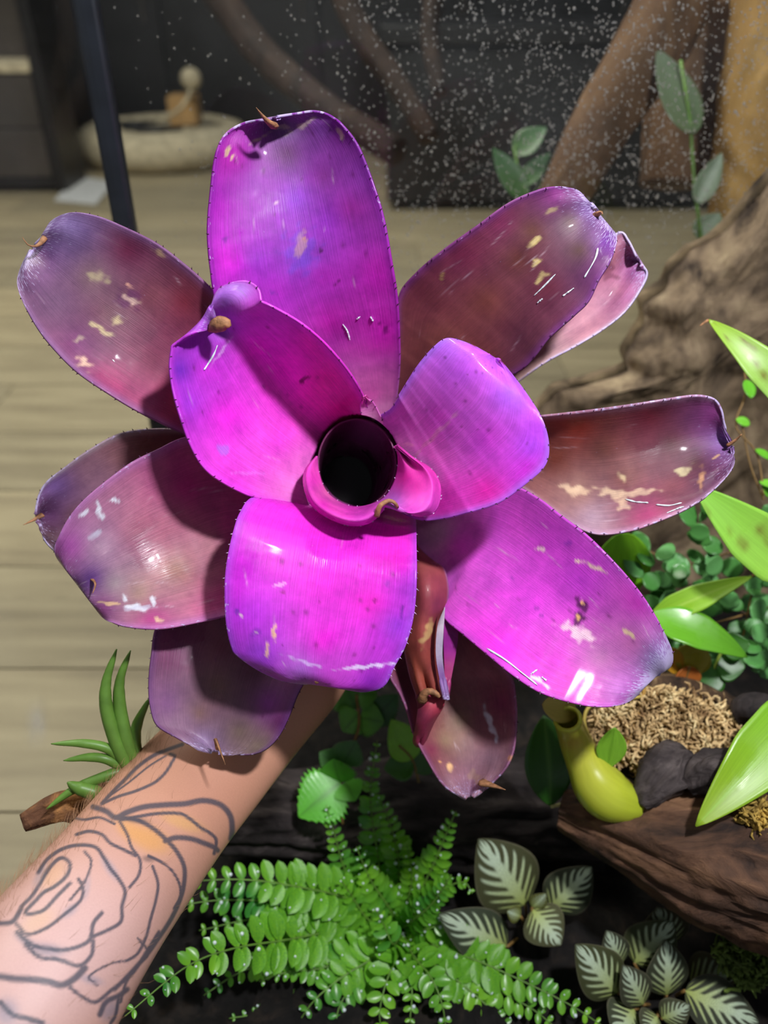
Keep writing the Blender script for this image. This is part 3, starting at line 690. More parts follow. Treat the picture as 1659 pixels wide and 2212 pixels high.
brom_leaf([(700,1090),(520,1180),(400,1290),(340,1345),(325,1420),(320,1480),(324,1530),(338,1568),(375,1592),(420,1615),(455,1624)], [(780,1110),(760,1300),(700,1410),(665,1465),(645,1500),(625,1550),(603,1592),(575,1620),(540,1632),(500,1630),(475,1626)],
    [(0,.55),(.3,.485),(.6,.452),(.85,.442),(1,.436)], [(0,.01),(.5,.014),(.85,.010),(1,.0)],
    [(370,1420,(110,54,98)),(360,1520,(132,86,142)),(400,1560,(140,105,140)),(470,1480,(104,76,80)),(520,1580,(104,88,86)),(440,1600,(146,124,172)),(580,1520,(110,42,132)),(610,1560,(84,30,84)),(540,1450,(100,60,85)),(480,1400,(100,55,80)),(430,1540,(120,92,92)),(560,1615,(110,95,90))],
    tip=(((470,1618,.434),(465,1595,.426),(478,1628,.420),(487,1652,.418)), .0014), edge_col=(100,55,120), tip_pale=.18, edge_pale=.06, scars=6, dimple=.003)
brom_leaf([(740,1030),(560,960),(460,940),(395,945),(340,970),(285,997),(235,1033),(185,1075),(152,1112),(128,1155),(120,1190),(150,1232),(188,1245)], [(740,1130),(620,1270),(550,1310),(490,1332),(420,1348),(350,1360),(290,1358),(245,1347),(215,1320),(203,1290),(195,1262)],
    [(0,.55),(.3,.475),(.6,.436),(.85,.426),(1,.438)], [(0,.01),(.5,.014),(.85,.009),(1,-.004)],
    [(400,1050,(182,62,140)),(300,1150,(168,102,132)),(380,1230,(166,128,122)),(220,1180,(176,144,178)),(250,1260,(152,136,152)),(450,1180,(170,116,134)),(480,1300,(176,70,136)),(330,1340,(164,50,132)),(150,1180,(160,80,165)),(230,1310,(110,45,110)),(200,1250,(100,60,150)),(500,1130,(186,90,150)),(560,1150,(190,80,150)),(360,1150,(172,96,128)),(300,1280,(165,135,130))],
    edge_col=(185,120,190), tip_pale=.24, edge_pale=.16, tip=(((196,1248,.428),(206,1262,.418),(200,1282,.414)), .0013),
    scratches=30, trails=[[(234,1078),(244,1082),(256,1080)],[(209,1098),(222,1110),(224,1131)],[(163,1122),(179,1114),(191,1102)],[(256,1283),(277,1301),(301,1314)],[(268,1324),(301,1324),(334,1324)],[(321,1293),(336,1301),(338,1318)],[(240,1040),(275,1012),(320,985),(350,972)]], spots=[(242,1080,12,5,10,(225,230,245),.9),(215,1105,6,18,-20,(225,230,245),.8),(180,1108,14,7,-40,(225,230,245),.8),(300,1315,20,7,10,(225,230,245),.85),(270,1295,10,5,60,(225,230,245),.8),(330,1300,5,14,-15,(220,225,240),.8),(235,1305,20,4,5,(205,170,130),.8),(345,1340,12,6,10,(215,180,150),.8),(205,1155,14,7,-15,(200,205,225),.6),(290,1315,34,5,-4,(200,200,225),.6)])  # pale bluish spots are wet highlights put into the colour
brom_leaf([(830,1090),(930,1090),(1030,1060),(1100,1048),(1160,1075),(1210,1113),(1260,1150),(1305,1192),(1350,1240),(1390,1290),(1420,1338),(1442,1380),(1454,1412),(1450,1440),(1425,1458)], [(830,1130),(890,1170),(930,1240),(958,1300),(960,1335),(1000,1370),(1060,1420),(1110,1460),(1165,1495),(1230,1517),(1290,1527),(1345,1522),(1380,1500),(1395,1470),(1405,1455)],
    [(0,.55),(.3,.475),(.6,.437),(.85,.425),(1,.436)], [(0,.01),(.5,.013),(.85,.008),(1,-.004)],
    [(1000,1180,(212,70,222)),(1150,1300,(212,60,222)),(1080,1400,(230,48,230)),(1250,1250,(180,56,204)),(1300,1420,(170,98,168)),(1380,1300,(164,44,166)),(1250,1490,(212,44,190)),(1420,1430,(150,136,205)),(1340,1490,(176,104,196)),(940,1150,(180,140,190)),(1100,1120,(196,70,206)),(1200,1430,(216,60,214)),(1180,1180,(190,62,206)),(1360,1390,(165,90,160))],
    edge_col=(190,80,200), tip_pale=.42, edge_pale=.15, dimple=.0035,
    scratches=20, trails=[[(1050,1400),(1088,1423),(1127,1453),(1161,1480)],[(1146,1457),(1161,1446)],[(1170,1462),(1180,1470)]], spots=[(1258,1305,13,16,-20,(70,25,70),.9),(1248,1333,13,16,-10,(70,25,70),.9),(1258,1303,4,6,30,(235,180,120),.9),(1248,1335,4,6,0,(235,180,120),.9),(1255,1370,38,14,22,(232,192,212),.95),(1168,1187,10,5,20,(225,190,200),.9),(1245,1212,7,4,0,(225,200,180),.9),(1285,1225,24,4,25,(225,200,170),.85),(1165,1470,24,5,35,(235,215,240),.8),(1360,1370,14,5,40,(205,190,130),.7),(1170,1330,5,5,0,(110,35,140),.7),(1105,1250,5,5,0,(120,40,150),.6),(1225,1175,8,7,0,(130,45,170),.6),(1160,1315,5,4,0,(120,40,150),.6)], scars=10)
# top leaf
brom_leaf([(760,990),(640,870),(520,745),(470,660),(455,580),(449,500),(455,420),(466,340),(485,295),(530,268),(580,262)], [(825,980),(850,900),(863,800),(863,720),(858,640),(845,560),(828,470),(805,395),(775,320),(745,278),(715,252),(680,243),(640,248),(600,254)],
    [(0,.55),(.2,.49),(.5,.440),(.8,.425),(.93,.418),(1,.404)], [(0,.01),(.5,.018),(.85,.016),(1,.0)],
    [(720,700,(180,36,178)),(830,720,(222,44,222)),(820,600,(200,40,205)),(490,560,(196,30,206)),(470,450,(170,35,190)),(640,430,(132,52,200)),(700,480,(140,45,190)),(760,450,(138,38,146)),(620,330,(96,46,104)),(690,280,(116,62,156)),(740,300,(130,50,160)),(500,340,(162,34,164)),(560,400,(140,45,175)),(780,380,(136,56,172)),(800,850,(215,120,212)),(830,890,(220,180,226)),(650,560,(124,66,200)),(600,640,(165,45,195)),(560,560,(150,50,200)),(700,600,(160,40,180)),(700,380,(112,45,130)),(620,280,(130,105,160))],
    tip=(((592,272,.402),(578,262,.396),(563,245,.392),(553,232,.390)), .0030), edge_col=(120,30,150), tip_pale=.16, edge_pale=.12,
    scratches=14, trails=[[(740,700),(750,715),(756,735)],[(770,690),(778,684)],[(800,684),(806,694)]], spots=[(650,530,12,26,0,(205,150,95),.95),(650,545,34,46,0,(112,70,200),.5),(691,540,7,7,0,(60,15,60),.85),(590,437,9,2,-5,(225,205,190),.9),(487,517,6,9,0,(110,40,150),.6),(733,608,5,4,0,(90,20,90),.8),(724,615,4,3,0,(90,20,90),.8),(588,632,10,4,20,(110,50,160),.6),(835,712,8,12,30,(110,20,110),.8),(820,700,4,4,0,(110,20,110),.7),(490,325,7,12,20,(205,180,140),.9),(501,340,3,9,20,(205,180,140),.9),(735,290,5,16,-25,(205,185,160),.8),(560,300,22,4,-30,(190,165,140),.7),(655,270,34,6,-28,(205,190,170),.7),(605,275,20,5,0,(200,180,170),.7)], scars=12)
# bottom front leaf
brom_leaf([(700,1110),(620,1082),(545,1076),(517,1108),(504,1145),(494,1190),(487,1240),(486,1300),(490,1352),(500,1395),(512,1413),(560,1445),(610,1467),(660,1475)], [(830,1115),(865,1112),(895,1110),(898,1130),(900,1180),(901,1240),(898,1300),(890,1350),(874,1400),(852,1440),(832,1478),(800,1490),(760,1488),(700,1468)],
    [(0,.54),(.12,.498),(.20,.446),(.28,.424),(.40,.411),(.7,.403),(.88,.408),(1,.425)], [(0,.004),(.2,.016),(.5,.004),(.85,-.004),(1,-.004)],
    [(700,1250,(232,40,224)),(600,1200,(224,50,224)),(700,1380,(232,40,228)),(850,1200,(230,44,208)),(540,1330,(176,46,224)),(560,1410,(146,56,212)),(520,1250,(200,45,224)),(860,1350,(152,54,220)),(880,1280,(180,50,220)),(800,1470,(130,30,180)),(650,1445,(166,96,210)),(740,1440,(200,70,220)),(700,1120,(226,50,214)),(800,1300,(232,38,214))],
    edge_col=(150,80,215), tip_pale=.20, edge_pale=.18, step=24, sp_mat='spine_pale',
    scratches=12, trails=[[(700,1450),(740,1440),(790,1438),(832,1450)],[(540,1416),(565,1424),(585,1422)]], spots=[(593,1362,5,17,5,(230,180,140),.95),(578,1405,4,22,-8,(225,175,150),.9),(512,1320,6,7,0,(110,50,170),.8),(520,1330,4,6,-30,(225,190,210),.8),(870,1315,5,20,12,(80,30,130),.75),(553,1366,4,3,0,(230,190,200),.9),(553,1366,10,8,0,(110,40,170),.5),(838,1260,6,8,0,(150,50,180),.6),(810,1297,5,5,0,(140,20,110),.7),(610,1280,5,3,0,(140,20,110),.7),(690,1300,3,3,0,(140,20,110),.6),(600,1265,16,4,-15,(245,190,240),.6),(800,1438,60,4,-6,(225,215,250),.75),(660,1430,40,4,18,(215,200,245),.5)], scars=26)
o = obj('tip_spine', *tube(resample([PP(670,1460,.418), PP(682,1456,.412), PP(690,1466,.409), PP(680,1474,.408)], 10), np.linspace(.0034, .0012, 10), 8), M['dry'], brom)
# rolled brown leaf between the bottom leaf and the lower right leaf
rl = brom_leaf([(860,1130),(880,1200),(885,1300),(876,1360),(876,1400),(888,1460),(902,1502)], [(880,1150),(908,1190),(938,1216),(957,1230),(966,1270),(962,1310),(950,1345),(945,1400),(948,1460),(957,1506)],
    [(0,.52),(.3,.462),(.6,.452),(1,.452)], [(0,-.004),(.5,-.016),(1,-.012)],
    [(930,1260,(146,66,80)),(940,1300,(128,56,76)),(910,1380,(156,76,74)),(900,1450,(160,82,66)),(935,1440,(120,52,58)),(920,1210,(150,80,80))], edge_col=(170,130,190), tip_pale=.05, edge_pale=.12,
    spots=[(922,1365,7,26,18,(200,165,110),.85)])
brom_leaf([(952,1340),(944,1370),(942,1420),(950,1470),(960,1510)], [(962,1312),(958,1370),(956,1420),(962,1470),(968,1512)], [(0,.450),(.5,.446),(1,.447)], [(0,.0),(1,0)],
    [(950,1400,(176,168,200)),(955,1460,(130,90,170)),(952,1350,(190,180,205))], tip_pale=.2, edge_pale=.2, spine=False, ripple=0, name='rolled_margin', parent=rl)
brom_leaf([(956,1330),(958,1400),(960,1460),(962,1505)], [(990,1362),(986,1400),(977,1450),(966,1508)], [(0,.462),(1,.458)], [(0,.0),(1,0)],
    [(970,1390,(138,36,142)),(970,1460,(160,60,120))], tip_pale=0, edge_pale=0.05, ripple=0, name='inner_face', parent=rl, step=30)
brom_leaf([(900,1502),(905,1530),(900,1565),(895,1600),(903,1612)], [(925,1490),(950,1500),(957,1520),(935,1560),(912,1612)], [(0,.456),(.5,.452),(1,.470)], [(0,-.003),(1,-.006)],
    [(935,1520,(186,66,88)),(915,1570,(150,50,90)),(900,1540,(84,36,66)),(905,1500,(90,40,70))], tip_pale=.05, edge_pale=0.15, ripple=0, name='curled_tip', parent=rl, step=26)
obj('tip_spine', *tube(resample([PP(912,1512,.452), PP(918,1497,.448), PP(935,1494,.446), PP(950,1505,.446)], 10), np.linspace(.0030, .0012, 10), 7), M['dry'], rl)

# right inner leaf
brom_leaf([(800,945),(812,905),(845,882),(872,838),(902,790),(938,748),(968,730),(1015,742),(1050,760)], [(830,1090),(900,1122),(950,1122),(1010,1108),(1080,1085),(1140,1042),(1178,1005),(1186,960),(1172,905),(1135,845),(1088,784)],
    [(0,.47),(.25,.440),(.5,.415),(.75,.402),(1,.410)], [(0,.004),(.3,.014),(.6,.004),(1,-.006)],
    [(1000,800,(180,78,228)),(1100,850,(168,86,238)),(1050,950,(206,66,224)),(950,900,(200,76,210)),(930,980,(222,116,226)),(1150,960,(168,66,234)),(1050,1060,(206,34,172)),(880,920,(206,106,212)),(950,1080,(214,44,190)),(1140,1020,(180,40,200)),(970,750,(170,90,230)),(1000,870,(190,80,215)),(860,960,(216,150,216))],
    edge_col=(150,110,235), tip_pale=.04, edge_pale=.06, scars=22, vc=0.38,
    spots=[(1025,745,10,3,15,(130,50,40),.9),(1085,782,10,3,40,(130,50,40),.9),(940,940,60,5,-45,(205,150,175),.5),(880,960,12,4,0,(235,180,200),.4)])
# left inner spoon-shaped leaf
brom_leaf([(765,1130),(720,1112),(660,1100),(600,1086),(540,1070),(480,1040),(440,1008),(412,960),(392,905),(376,850),(368,795),(372,750),None,(400,731),(440,714),(466,705)], [(820,990),(815,935),(802,905),(785,858),(750,800),(700,742),(650,700),(600,670),(564,652),None,(558,624),(535,608),(500,610),(472,624),(459,650),(464,690)],
    [(0,.520),(.2,.480),(.4,.452),(.6,.432),(.8,.406),(.92,.392),(1,.398)], [(0,.030),(.3,.050),(.6,.040),(.85,.010),(1,-.004)],
    [(500,900,(228,44,228)),(600,950,(234,70,226)),(560,750,(232,40,222)),(620,800,(232,50,215)),(450,800,(190,46,214)),(388,800,(110,44,196)),(400,870,(150,50,210)),(520,630,(176,130,232)),(488,655,(150,100,226)),(545,660,(206,80,226)),(420,740,(150,48,202)),(700,820,(214,30,160)),(740,880,(205,30,150)),(690,740,(222,36,180)),(640,1060,(238,130,230)),(500,1040,(230,66,226)),(660,1000,(236,110,222)),(560,680,(210,60,220)),(470,700,(140,80,200))],
    vc=0.62, power=1.5, dimple=0, warp=lambda U, Vv, px, py, t: t - .010 * np.exp(-((px - 508) / 44) ** 2 - ((py - 652) / 44) ** 2) + .007 * np.exp(-((px - 474) / 24) ** 2 - ((py - 706) / 20) ** 2), edge_col=(205,60,215), tip_pale=.16, edge_pale=.06, scars=10,
    scratches=10, trails=[[(470,745),(462,765),(450,785),(440,800)]], spots=[(660,818,12,6,-20,(90,10,60),.85),(650,826,5,4,0,(90,10,60),.8),(478,760,3,30,35,(215,170,235),.6),(480,970,14,10,40,(150,110,230),.6),(545,1022,40,3,0,(225,120,235),.5)])
V, F = tube(resample([PP(452,714,.398), PP(470,702,.392), PP(488,698,.388), PP(497,706,.388)], 10), [.0010, .0016, .0026, .0034, .0038, .0040, .0038, .0032, .0024, .001], 9)
obj('tip_spine', V, F, M['dry'], brom)
# narrow pink leaf edge between the inner leaves
brom_leaf([(792,935),(783,905),(779,880),(784,858)], [(835,925),(822,900),(806,870),(790,856)], [(0,.452),(1,.428)], [(0,.003),(1,0)],
    [(795,880,(236,150,228)),(815,905,(240,190,236)),(783,870,(220,60,190))], edge_col=(220,70,200), tip_pale=0, edge_pale=.03, ripple=0)
# the central cup: a tube of rolled young leaf
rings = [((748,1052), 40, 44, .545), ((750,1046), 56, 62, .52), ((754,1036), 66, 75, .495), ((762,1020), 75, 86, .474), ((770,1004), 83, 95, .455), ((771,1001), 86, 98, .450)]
rc = np.array([(c[0][0], c[0][1], c[1], c[2], c[3]) for c in rings]); R = 26; Q = 64
rr = np.stack([np.interp(np.linspace(0, 1, R), np.linspace(0, 1, len(rings)), rc[:, k]) for k in range(5)], 1)
th = np.linspace(0, 2 * np.pi, Q, endpoint=False)
W = P(rr[:, 0:1] + rr[:, 2:3] * np.cos(th), rr[:, 1:2] + rr[:, 3:4] * np.sin(th), np.repeat(rr[:, 4:5], Q, 1) - 0.004 * np.linspace(0, 1, R)[:, None] * np.sin(th)[None])
F = [(i * Q + k, i * Q + (k + 1) % Q, (i + 1) * Q + (k + 1) % Q, (i + 1) * Q + k) for i in range(R - 1) for k in range(Q)] + [tuple(range(Q))]
uu = np.repeat(np.linspace(0, 1, R), Q)
c = lin((18, 6, 18)) * (1 - uu[:, None]) + lin((92, 28, 72)) * (uu[:, None] ** 2.2)  # dark pigment with depth shade painted in, darkest at the bottom
wt = np.linspace(0, 2 * np.pi, 40, endpoint=False)
obj('cup_water', np.vstack([P(750 + 56 * np.cos(wt), 1046 + 62 * np.sin(wt), np.full(40, .519)), P(np.array([750.]), np.array([1046.]), np.array([.519]))]), [(k, (k + 1) % 40, 40) for k in range(40)], plain('cup_water', (6, 4, 6), .2, .15), brom)  # water disc coloured near black for the shade deep in the cup
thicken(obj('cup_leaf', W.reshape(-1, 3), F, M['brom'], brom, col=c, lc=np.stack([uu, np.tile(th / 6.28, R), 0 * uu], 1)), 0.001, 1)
# the flared lip around the cup
lip = brom_leaf([(686,985),(690,1020),(703,1056),(728,1080),(760,1093),(795,1090),(828,1074),(848,1045),(858,1010),(858,985),(853,962)], [(682,985),(658,1015),(655,1050),(672,1092),(712,1122),(760,1137),(800,1130),(826,1106),(842,1084),(870,1100),(900,1116),(935,1110),(951,1085),(952,1045),(932,1012),(890,985),(857,962)],
    [(0,.440),(.25,.438),(.5,.436),(.75,.440),(1,.444)], [(0,0),(1,0)],
    [(680,1040,(230,60,205)),(700,1090,(224,44,200)),(780,1115,(206,66,204)),(760,1100,(222,60,200)),(900,1050,(212,36,165)),(880,1030,(206,34,160)),(900,1100,(212,76,200)),(930,1090,(206,70,200)),(850,1085,(170,110,215)),(715,1060,(226,120,180))],
    warp=lambda U, Vv, px, py, t: t - 0.030 * np.sin(np.pi * np.clip(U, 0, 1)) ** 0.6 * np.sin(Vv * 2.0) / math.sin(2.0) * 1.0 + 0.010 * smooth01((Vv - .8) / .2), edge_col=None, tip_pale=0, edge_pale=0.0, sp_mat='spine_pale', step=26, sp_from=0.1, name='lip_leaf')
V, F = tube(resample([PP(814,1114,.404), PP(820,1094,.400), PP(838,1082,.400), PP(852,1086,.400), PP(859,1096,.403)], 14), np.linspace(.0016, .0008, 14), 7)
obj('dry_tip', V, F, M['dry'], lip)
# short stem at the back of the rosette
V, F = tube(px_path(((768, 1048, .552), (766, 1056, .565), (764, 1066, .585), (760, 1080, .61))), [.020, .027, .026, .020], 24, ref=(0, 1, 0.3))
obj('stem', V, F, plain('bromeliad_stem', (112, 92, 60), 0.7, bump=0.4), brom)

# ------------------------------------------------------------------ the arm
def arm():
    secs = [((-330,2290),(140,2480),.325,.9), ((-120,2060),(255,2212),.352,.88), ((30,1900),(345,2045),.380,.84), ((150,1775),(420,1930),.414,.80), ((240,1680),(505,1795),.446,.74),
            ((340,1585),(585,1692),.472,.70), ((432,1500),(660,1594),.490,.66), ((500,1405),(742,1490),.503,.58)]
    pts, rad, sd, fl = [], [], [], []
    for l, r, t, f in secs:
        a = PP(*l, t); b = PP(*r, t); pts.append((a + b) / 2); rad.append(np.linalg.norm(a - b) / 2); sd.append(norm(b - a)); fl.append(f)
    # palm, behind the rosette
    for l, r, t, f in (((520,1330),(790,1400),.520,.44), ((540,1240),(810,1300),.548,.40), ((570,1160),(800,1210),.572,.36), ((600,1120),(780,1150),.584,.28)):
        a = PP(*l, t); b = PP(*r, t); pts.append((a + b) / 2); rad.append(np.linalg.norm(a - b) / 2); sd.append(norm(b - a)); fl.append(f)
    n = 90
    S = resample(np.hstack([np.array(pts), np.array(rad)[:, None], np.array(sd), np.array(fl)[:, None]]), n)
    p, r, s, f = S[:, :3], S[:, 3], norm(S[:, 4:7]), S[:, 7]
    tg = norm(np.gradient(p, axis=0)); s = norm(s - tg * (s * tg).sum(1, keepdims=True)); u = norm(np.cross(s, tg))
    p = p + np.where((u @ FWD) > 0, 1, -1)[:, None] * u * (r * f * 0.25)[:, None]
    seg = 40; th = np.linspace(0, 2 * np.pi, seg, endpoint=False)
    V = p[:, None] + (r[:, None] * np.cos(th))[..., None] * s[:, None] + ((r * f)[:, None] * np.sin(th))[..., None] * u[:, None]
    F = [(i * seg + k, i * seg + (k + 1) % seg, (i + 1) * seg + (k + 1) % seg, (i + 1) * seg + k) for i in range(n - 1) for k in range(seg)]
    F += [tuple(range(seg))[::-1], tuple(range((n - 1) * seg, n * seg))]
    J = Join(); J.add(V.reshape(-1, 3), F)
    # four fingers closing round the stem from the left, thumb from the right
    fing = [((600,1130,.575),(650,1050,.606),(720,1015,.620),(790,1010,.602)), ((630,1120,.580),(680,1030,.622),(760,1000,.634),(830,1010,.614)),
            ((575,1165,.565),(625,1095,.590),(690,1040,.604),(752,1032,.590)), ((560,1215,.552),(600,1140,.572),(655,1085,.585),(712,1062,.578))]
    for k, q in enumerate(fing):
        pts3 = resample([PP(*a) + FWD * 0.012 * (1 if i else 0) for i, a in enumerate(q)], 16)
        J.add(*tube(pts3, np.interp(np.linspace(0, 1, 16), [0, .3, .36, .62, .68, .95, 1], [.0095, .0088, .0092, .0080, .0083, .0070, .004]), 14))
    pts3 = resample([PP(760,1300,.530), PP(820,1220,.548), PP(840,1140,.566), PP(825,1070,.580)], 16)
    J.add(*tube(pts3, np.interp(np.linspace(0, 1, 16), [0, .4, .5, .75, .95, 1], [.014, .0105, .011, .0095, .008, .004]), 14))
    me = mesh_data('arm_raw', J.verts(), J.F); o = bpy.data.objects.new('arm_raw', me); COL.objects.link(o)
    m = o.modifiers.new('r', 'REMESH'); m.mode = 'VOXEL'; m.voxel_size = 0.0018
    m = o.modifiers.new('s', 'SMOOTH'); m.iterations = 7; m.factor = 0.6
    m = o.modifiers.new('d', 'SUBSURF'); m.levels = 1; m.render_levels = 1
    dg = bpy.context.evaluated_depsgraph_get(); me2 = bpy.data.meshes.new_from_object(o.evaluated_get(dg)); bpy.data.objects.remove(o)
    nv = len(me2.vertices); V = np.empty(nv * 3, np.float32); me2.vertices.foreach_get('co', V); V = V.reshape(-1, 3).astype(float)
    nr = np.empty(nv * 3, np.float32); me2.vertices.foreach_get('normal', nr); nr = nr.reshape(-1, 3).astype(float)
    px, py, t = to_px(V)
    skin = np.tile(lin((190, 138, 114)), (nv, 1))
    def soft(cx, cy, rx, ry, an, c, st):
        nonlocal skin
        ca_, sa_ = math.cos(math.radians(an)), math.sin(math.radians(an))
        ex = (px - cx) * ca_ + (py - cy) * sa_; ey = -(px - cx) * sa_ + (py - cy) * ca_
        wv = (np.exp(-((ex / rx) ** 2 + (ey / ry) ** 2) ** 1.6) * st)[:, None]; skin = skin * (1 - wv) + lin(c) * wv
    facing = (nr * norm(CAM - V)).sum(1) > 0.02
    soft(100, 2080, 330, 200, -45, (202, 168, 166), .85)
    soft(480, 1680, 120, 60, -45, (198, 140, 116), .5)
    Z = lambda x, y_: (x * .458, 1450 + y_ * .458)
    for (x, y_, rx, ry, an, c, st) in ((700,790,120,62,25,(206,150,86),.75),(860,712,110,34,20,(206,158,98),.6),(600,740,70,40,40,(206,150,90),.55),(250,960,46,80,40,(206,160,120),.5),(180,1180,90,46,-30,(202,164,132),.5),
            (220,1315,90,34,8,(116,118,136),.6),(30,1610,60,70,0,(120,122,142),.6),(150,1690,90,40,0,(120,122,142),.5),(430,1455,60,22,15,(130,132,150),.5),(700,885,30,16,10,(70,66,68),.6),
            (520,930,24,70,-35,(140,142,160),.5),(330,1130,50,24,-40,(130,132,150),.45),(520,1600,36,60,30,(118,120,140),.55),(190,960,20,60,30,(130,130,146),.45),(120,1270,60,20,30,(110,112,130),.6),(640,700,70,18,8,(90,80,70),.5),(410,1020,16,60,10,(140,140,156),.4)):
        soft(*Z(x, y_), rx * .458, ry * .458, an, c, st)
    lines = [
     ([(440,640),(500,660),(545,690),(600,665),(680,640),(780,630),(870,625),(960,610),(1040,630),(1085,680),(1095,740),(1090,790)],15),
     ([(540,690),(640,700),(720,740),(790,800),(840,860),(870,930),(865,1020),(840,1100),(800,1180),(740,1270),(690,1340),(600,1440),(540,1500)],12),
     ([(575,700),(680,680),(760,670),(850,672),(900,700),(950,740),(1000,770),(1020,800),(1010,860)],9), ([(780,800),(830,785),(900,790),(960,810),(1010,830),(1025,845)],14),
     ([(480,625),(530,570),(590,510),(650,450),(720,400),(790,370),(860,345)],10), ([(480,625),(560,590),(640,565),(720,530),(760,500),(790,465),(810,430),(825,400),(800,390)],8),
     ([(500,600),(600,530),(700,450),(780,400)],5), ([(560,700),(600,770),(620,830),(660,890),(655,960),(610,1020)],8), ([(700,870),(760,900),(810,940),(845,1000),(850,1060),(820,1120)],7),
     ([(720,920),(745,1000),(735,1080),(710,1170),(690,1250),(650,1330),(600,1365)],8), ([(360,770),(420,755),(480,770),(520,810),(580,840),(640,870)],9),
     ([(180,950),(220,890),(290,840),(370,820),(450,830),(490,880),(520,930),(560,980),(590,1040),(575,1110),(570,1180),(510,1220),(440,1250)],10),
     ([(100,1110),(150,1060),(190,1000),(240,920),(290,880),(330,910),(310,970),(250,1020),(210,1040),(170,1080),(120,1140),(200,1130),(270,1060),(330,1000)],10),
     ([(0,1190),(60,1180),(100,1120)],13), ([(75,1190),(130,1240),(220,1210),(300,1150),(380,1080),(390,1020),(370,980)],9), ([(80,1230),(150,1290),(230,1310),(330,1310),(420,1270),(440,1190),(480,1140)],11),
     ([(120,1290),(190,1350),(280,1360),(370,1390),(430,1340),(440,1270)],11), ([(-60,1440),(0,1440),(70,1450),(160,1455),(230,1465),(290,1480),(350,1450),(400,1400)],18),
     ([(330,1490),(380,1530),(450,1560),(530,1500),(620,1430),(700,1310),(750,1230)],10), ([(470,1620),(500,1560),(560,1530),(600,1500)],14), ([(560,1540),(545,1620),(520,1663)],9), ([(400,850),(430,900),(400,990),(330,1080)],7),
     ([(340,690),(400,700),(470,690),(540,720)],7), ([(0,1560),(60,1620),(140,1640),(200,1660)],14), ([(460,1480),(420,1440),(520,1380),(600,1365)],6), ([(650,1260),(700,1330),(640,1400),(590,1480),(570,1560)],7)]
    ink = np.zeros(nv)
    for ln, wd in lines:
        q = resample([Z(*a) for a in ln], 220)
        near = facing & (px > q[:, 0].min() - 20) & (px < q[:, 0].max() + 20) & (py > q[:, 1].min() - 20) & (py < q[:, 1].max() + 20)
        idx = np.where(near)[0]
        if not len(idx): continue
        dmin = np.full(len(idx), 1e9)
        for k in range(len(q)): dmin = np.minimum(dmin, np.hypot(px[idx] - q[k, 0], py[idx] - q[k, 1]))
        hw = wd * .458 * .85
        ink[idx] = np.maximum(ink[idx], np.clip(1.0 - (dmin - hw * .7) / (hw * .75), 0, 1))
    ink = ink[:, None] * 0.88
    col = skin * (1 - ink) + lin((62, 66, 80)) * ink
    me2.materials.clear(); me2.materials.append(M['skin'])
    a = me2.attributes.new('Col', 'FLOAT_COLOR', 'POINT'); c4 = np.ones((nv, 4), np.float32); c4[:, :3] = col; a.data.foreach_set('color', c4.ravel())
    a = me2.attributes.new('lc', 'FLOAT_VECTOR', 'POINT'); a.data.foreach_set('vector', (V * 8).astype(np.float32).ravel())
    me2.polygons.foreach_set('use_smooth', [True] * len(me2.polygons))
    o = link('person_arm', me2); tag(o, 'bare tattooed forearm reaching from lower left to hold the bromeliad', 'arm')
    # fine hairs
    axis = norm(PP(500, 1500, .47) - PP(0, 2050, .37))
    cand = np.where((px > -60) & (px < 420) & (py < 2230) & (py > 1600))[0]
    wgt_ = np.exp(-((px[cand] - (1930 - py[cand])) / 60.0) ** 2) + 0.04
    pick = rng.choice(cand, 900, replace=False, p=wgt_ / wgt_.sum()); J = Join()
    for k in pick:
        d = norm(nr[k] * 0.5 + axis * 0.55 + rng.normal(0, .18, 3)); L = rng.uniform(.004, .011)
        J.add(*tube(np.array([V[k], V[k] + d * L * .5, V[k] + d * L * .8 + axis * L * .25]), [.00006, .00005, .00002], 3, cap=False))
    h = obj('arm_hairs', J.verts(), J.F, M['hair'], o); h['kind'] = 'stuff'
    return o
arm()

# ------------------------------------------------------------------ plants in the terrarium
# slim-leaved succulent at the left
su = thing('succulent', 'slim finger-leaved green succulent on a broken branch left of the arm', 'succulent')
for pts, wd in ((((278,1662,.455),(250,1600,.450),(230,1530,.446),(230,1470,.444),(252,1402,.442)),.0042), (((288,1660,.458),(270,1590,.452),(258,1520,.450),(260,1465,.448),(282,1405,.446)),.0042), (((298,1655,.462),(292,1600,.460),(298,1560,.46),(325,1505,.46)),.0036),
        (((268,1650,.455),(235,1618,.450),(180,1606,.446),(110,1607,.442)),.0030), (((268,1658,.455),(230,1640,.450),(190,1636,.448),(137,1643,.445)),.0030), (((272,1662,.455),(225,1678,.450),(160,1705,.446),(100,1748,.440)),.0032), (((215,1716,.448),(190,1708,.446),(165,1700,.444),(145,1690,.442)),.0046)):
    V, F = tube(resample([PP(*a) for a in pts], 24), np.interp(np.linspace(0, 1, 24), [0, .15, .6, .9, 1], [wd * .8, wd, wd * .85, wd * .4, wd * .08]), 10)
    obj('leaf', V, F, M['succ'], su)
V, F = tube(resample([PP(292,1700,.468), PP(282,1665,.462), PP(268,1648,.455)], 10), [.004, .005, .006, .0065, .0065, .006, .0055, .005, .004, .003], 12); obj('crown', V, F, M['succ_base'], su)

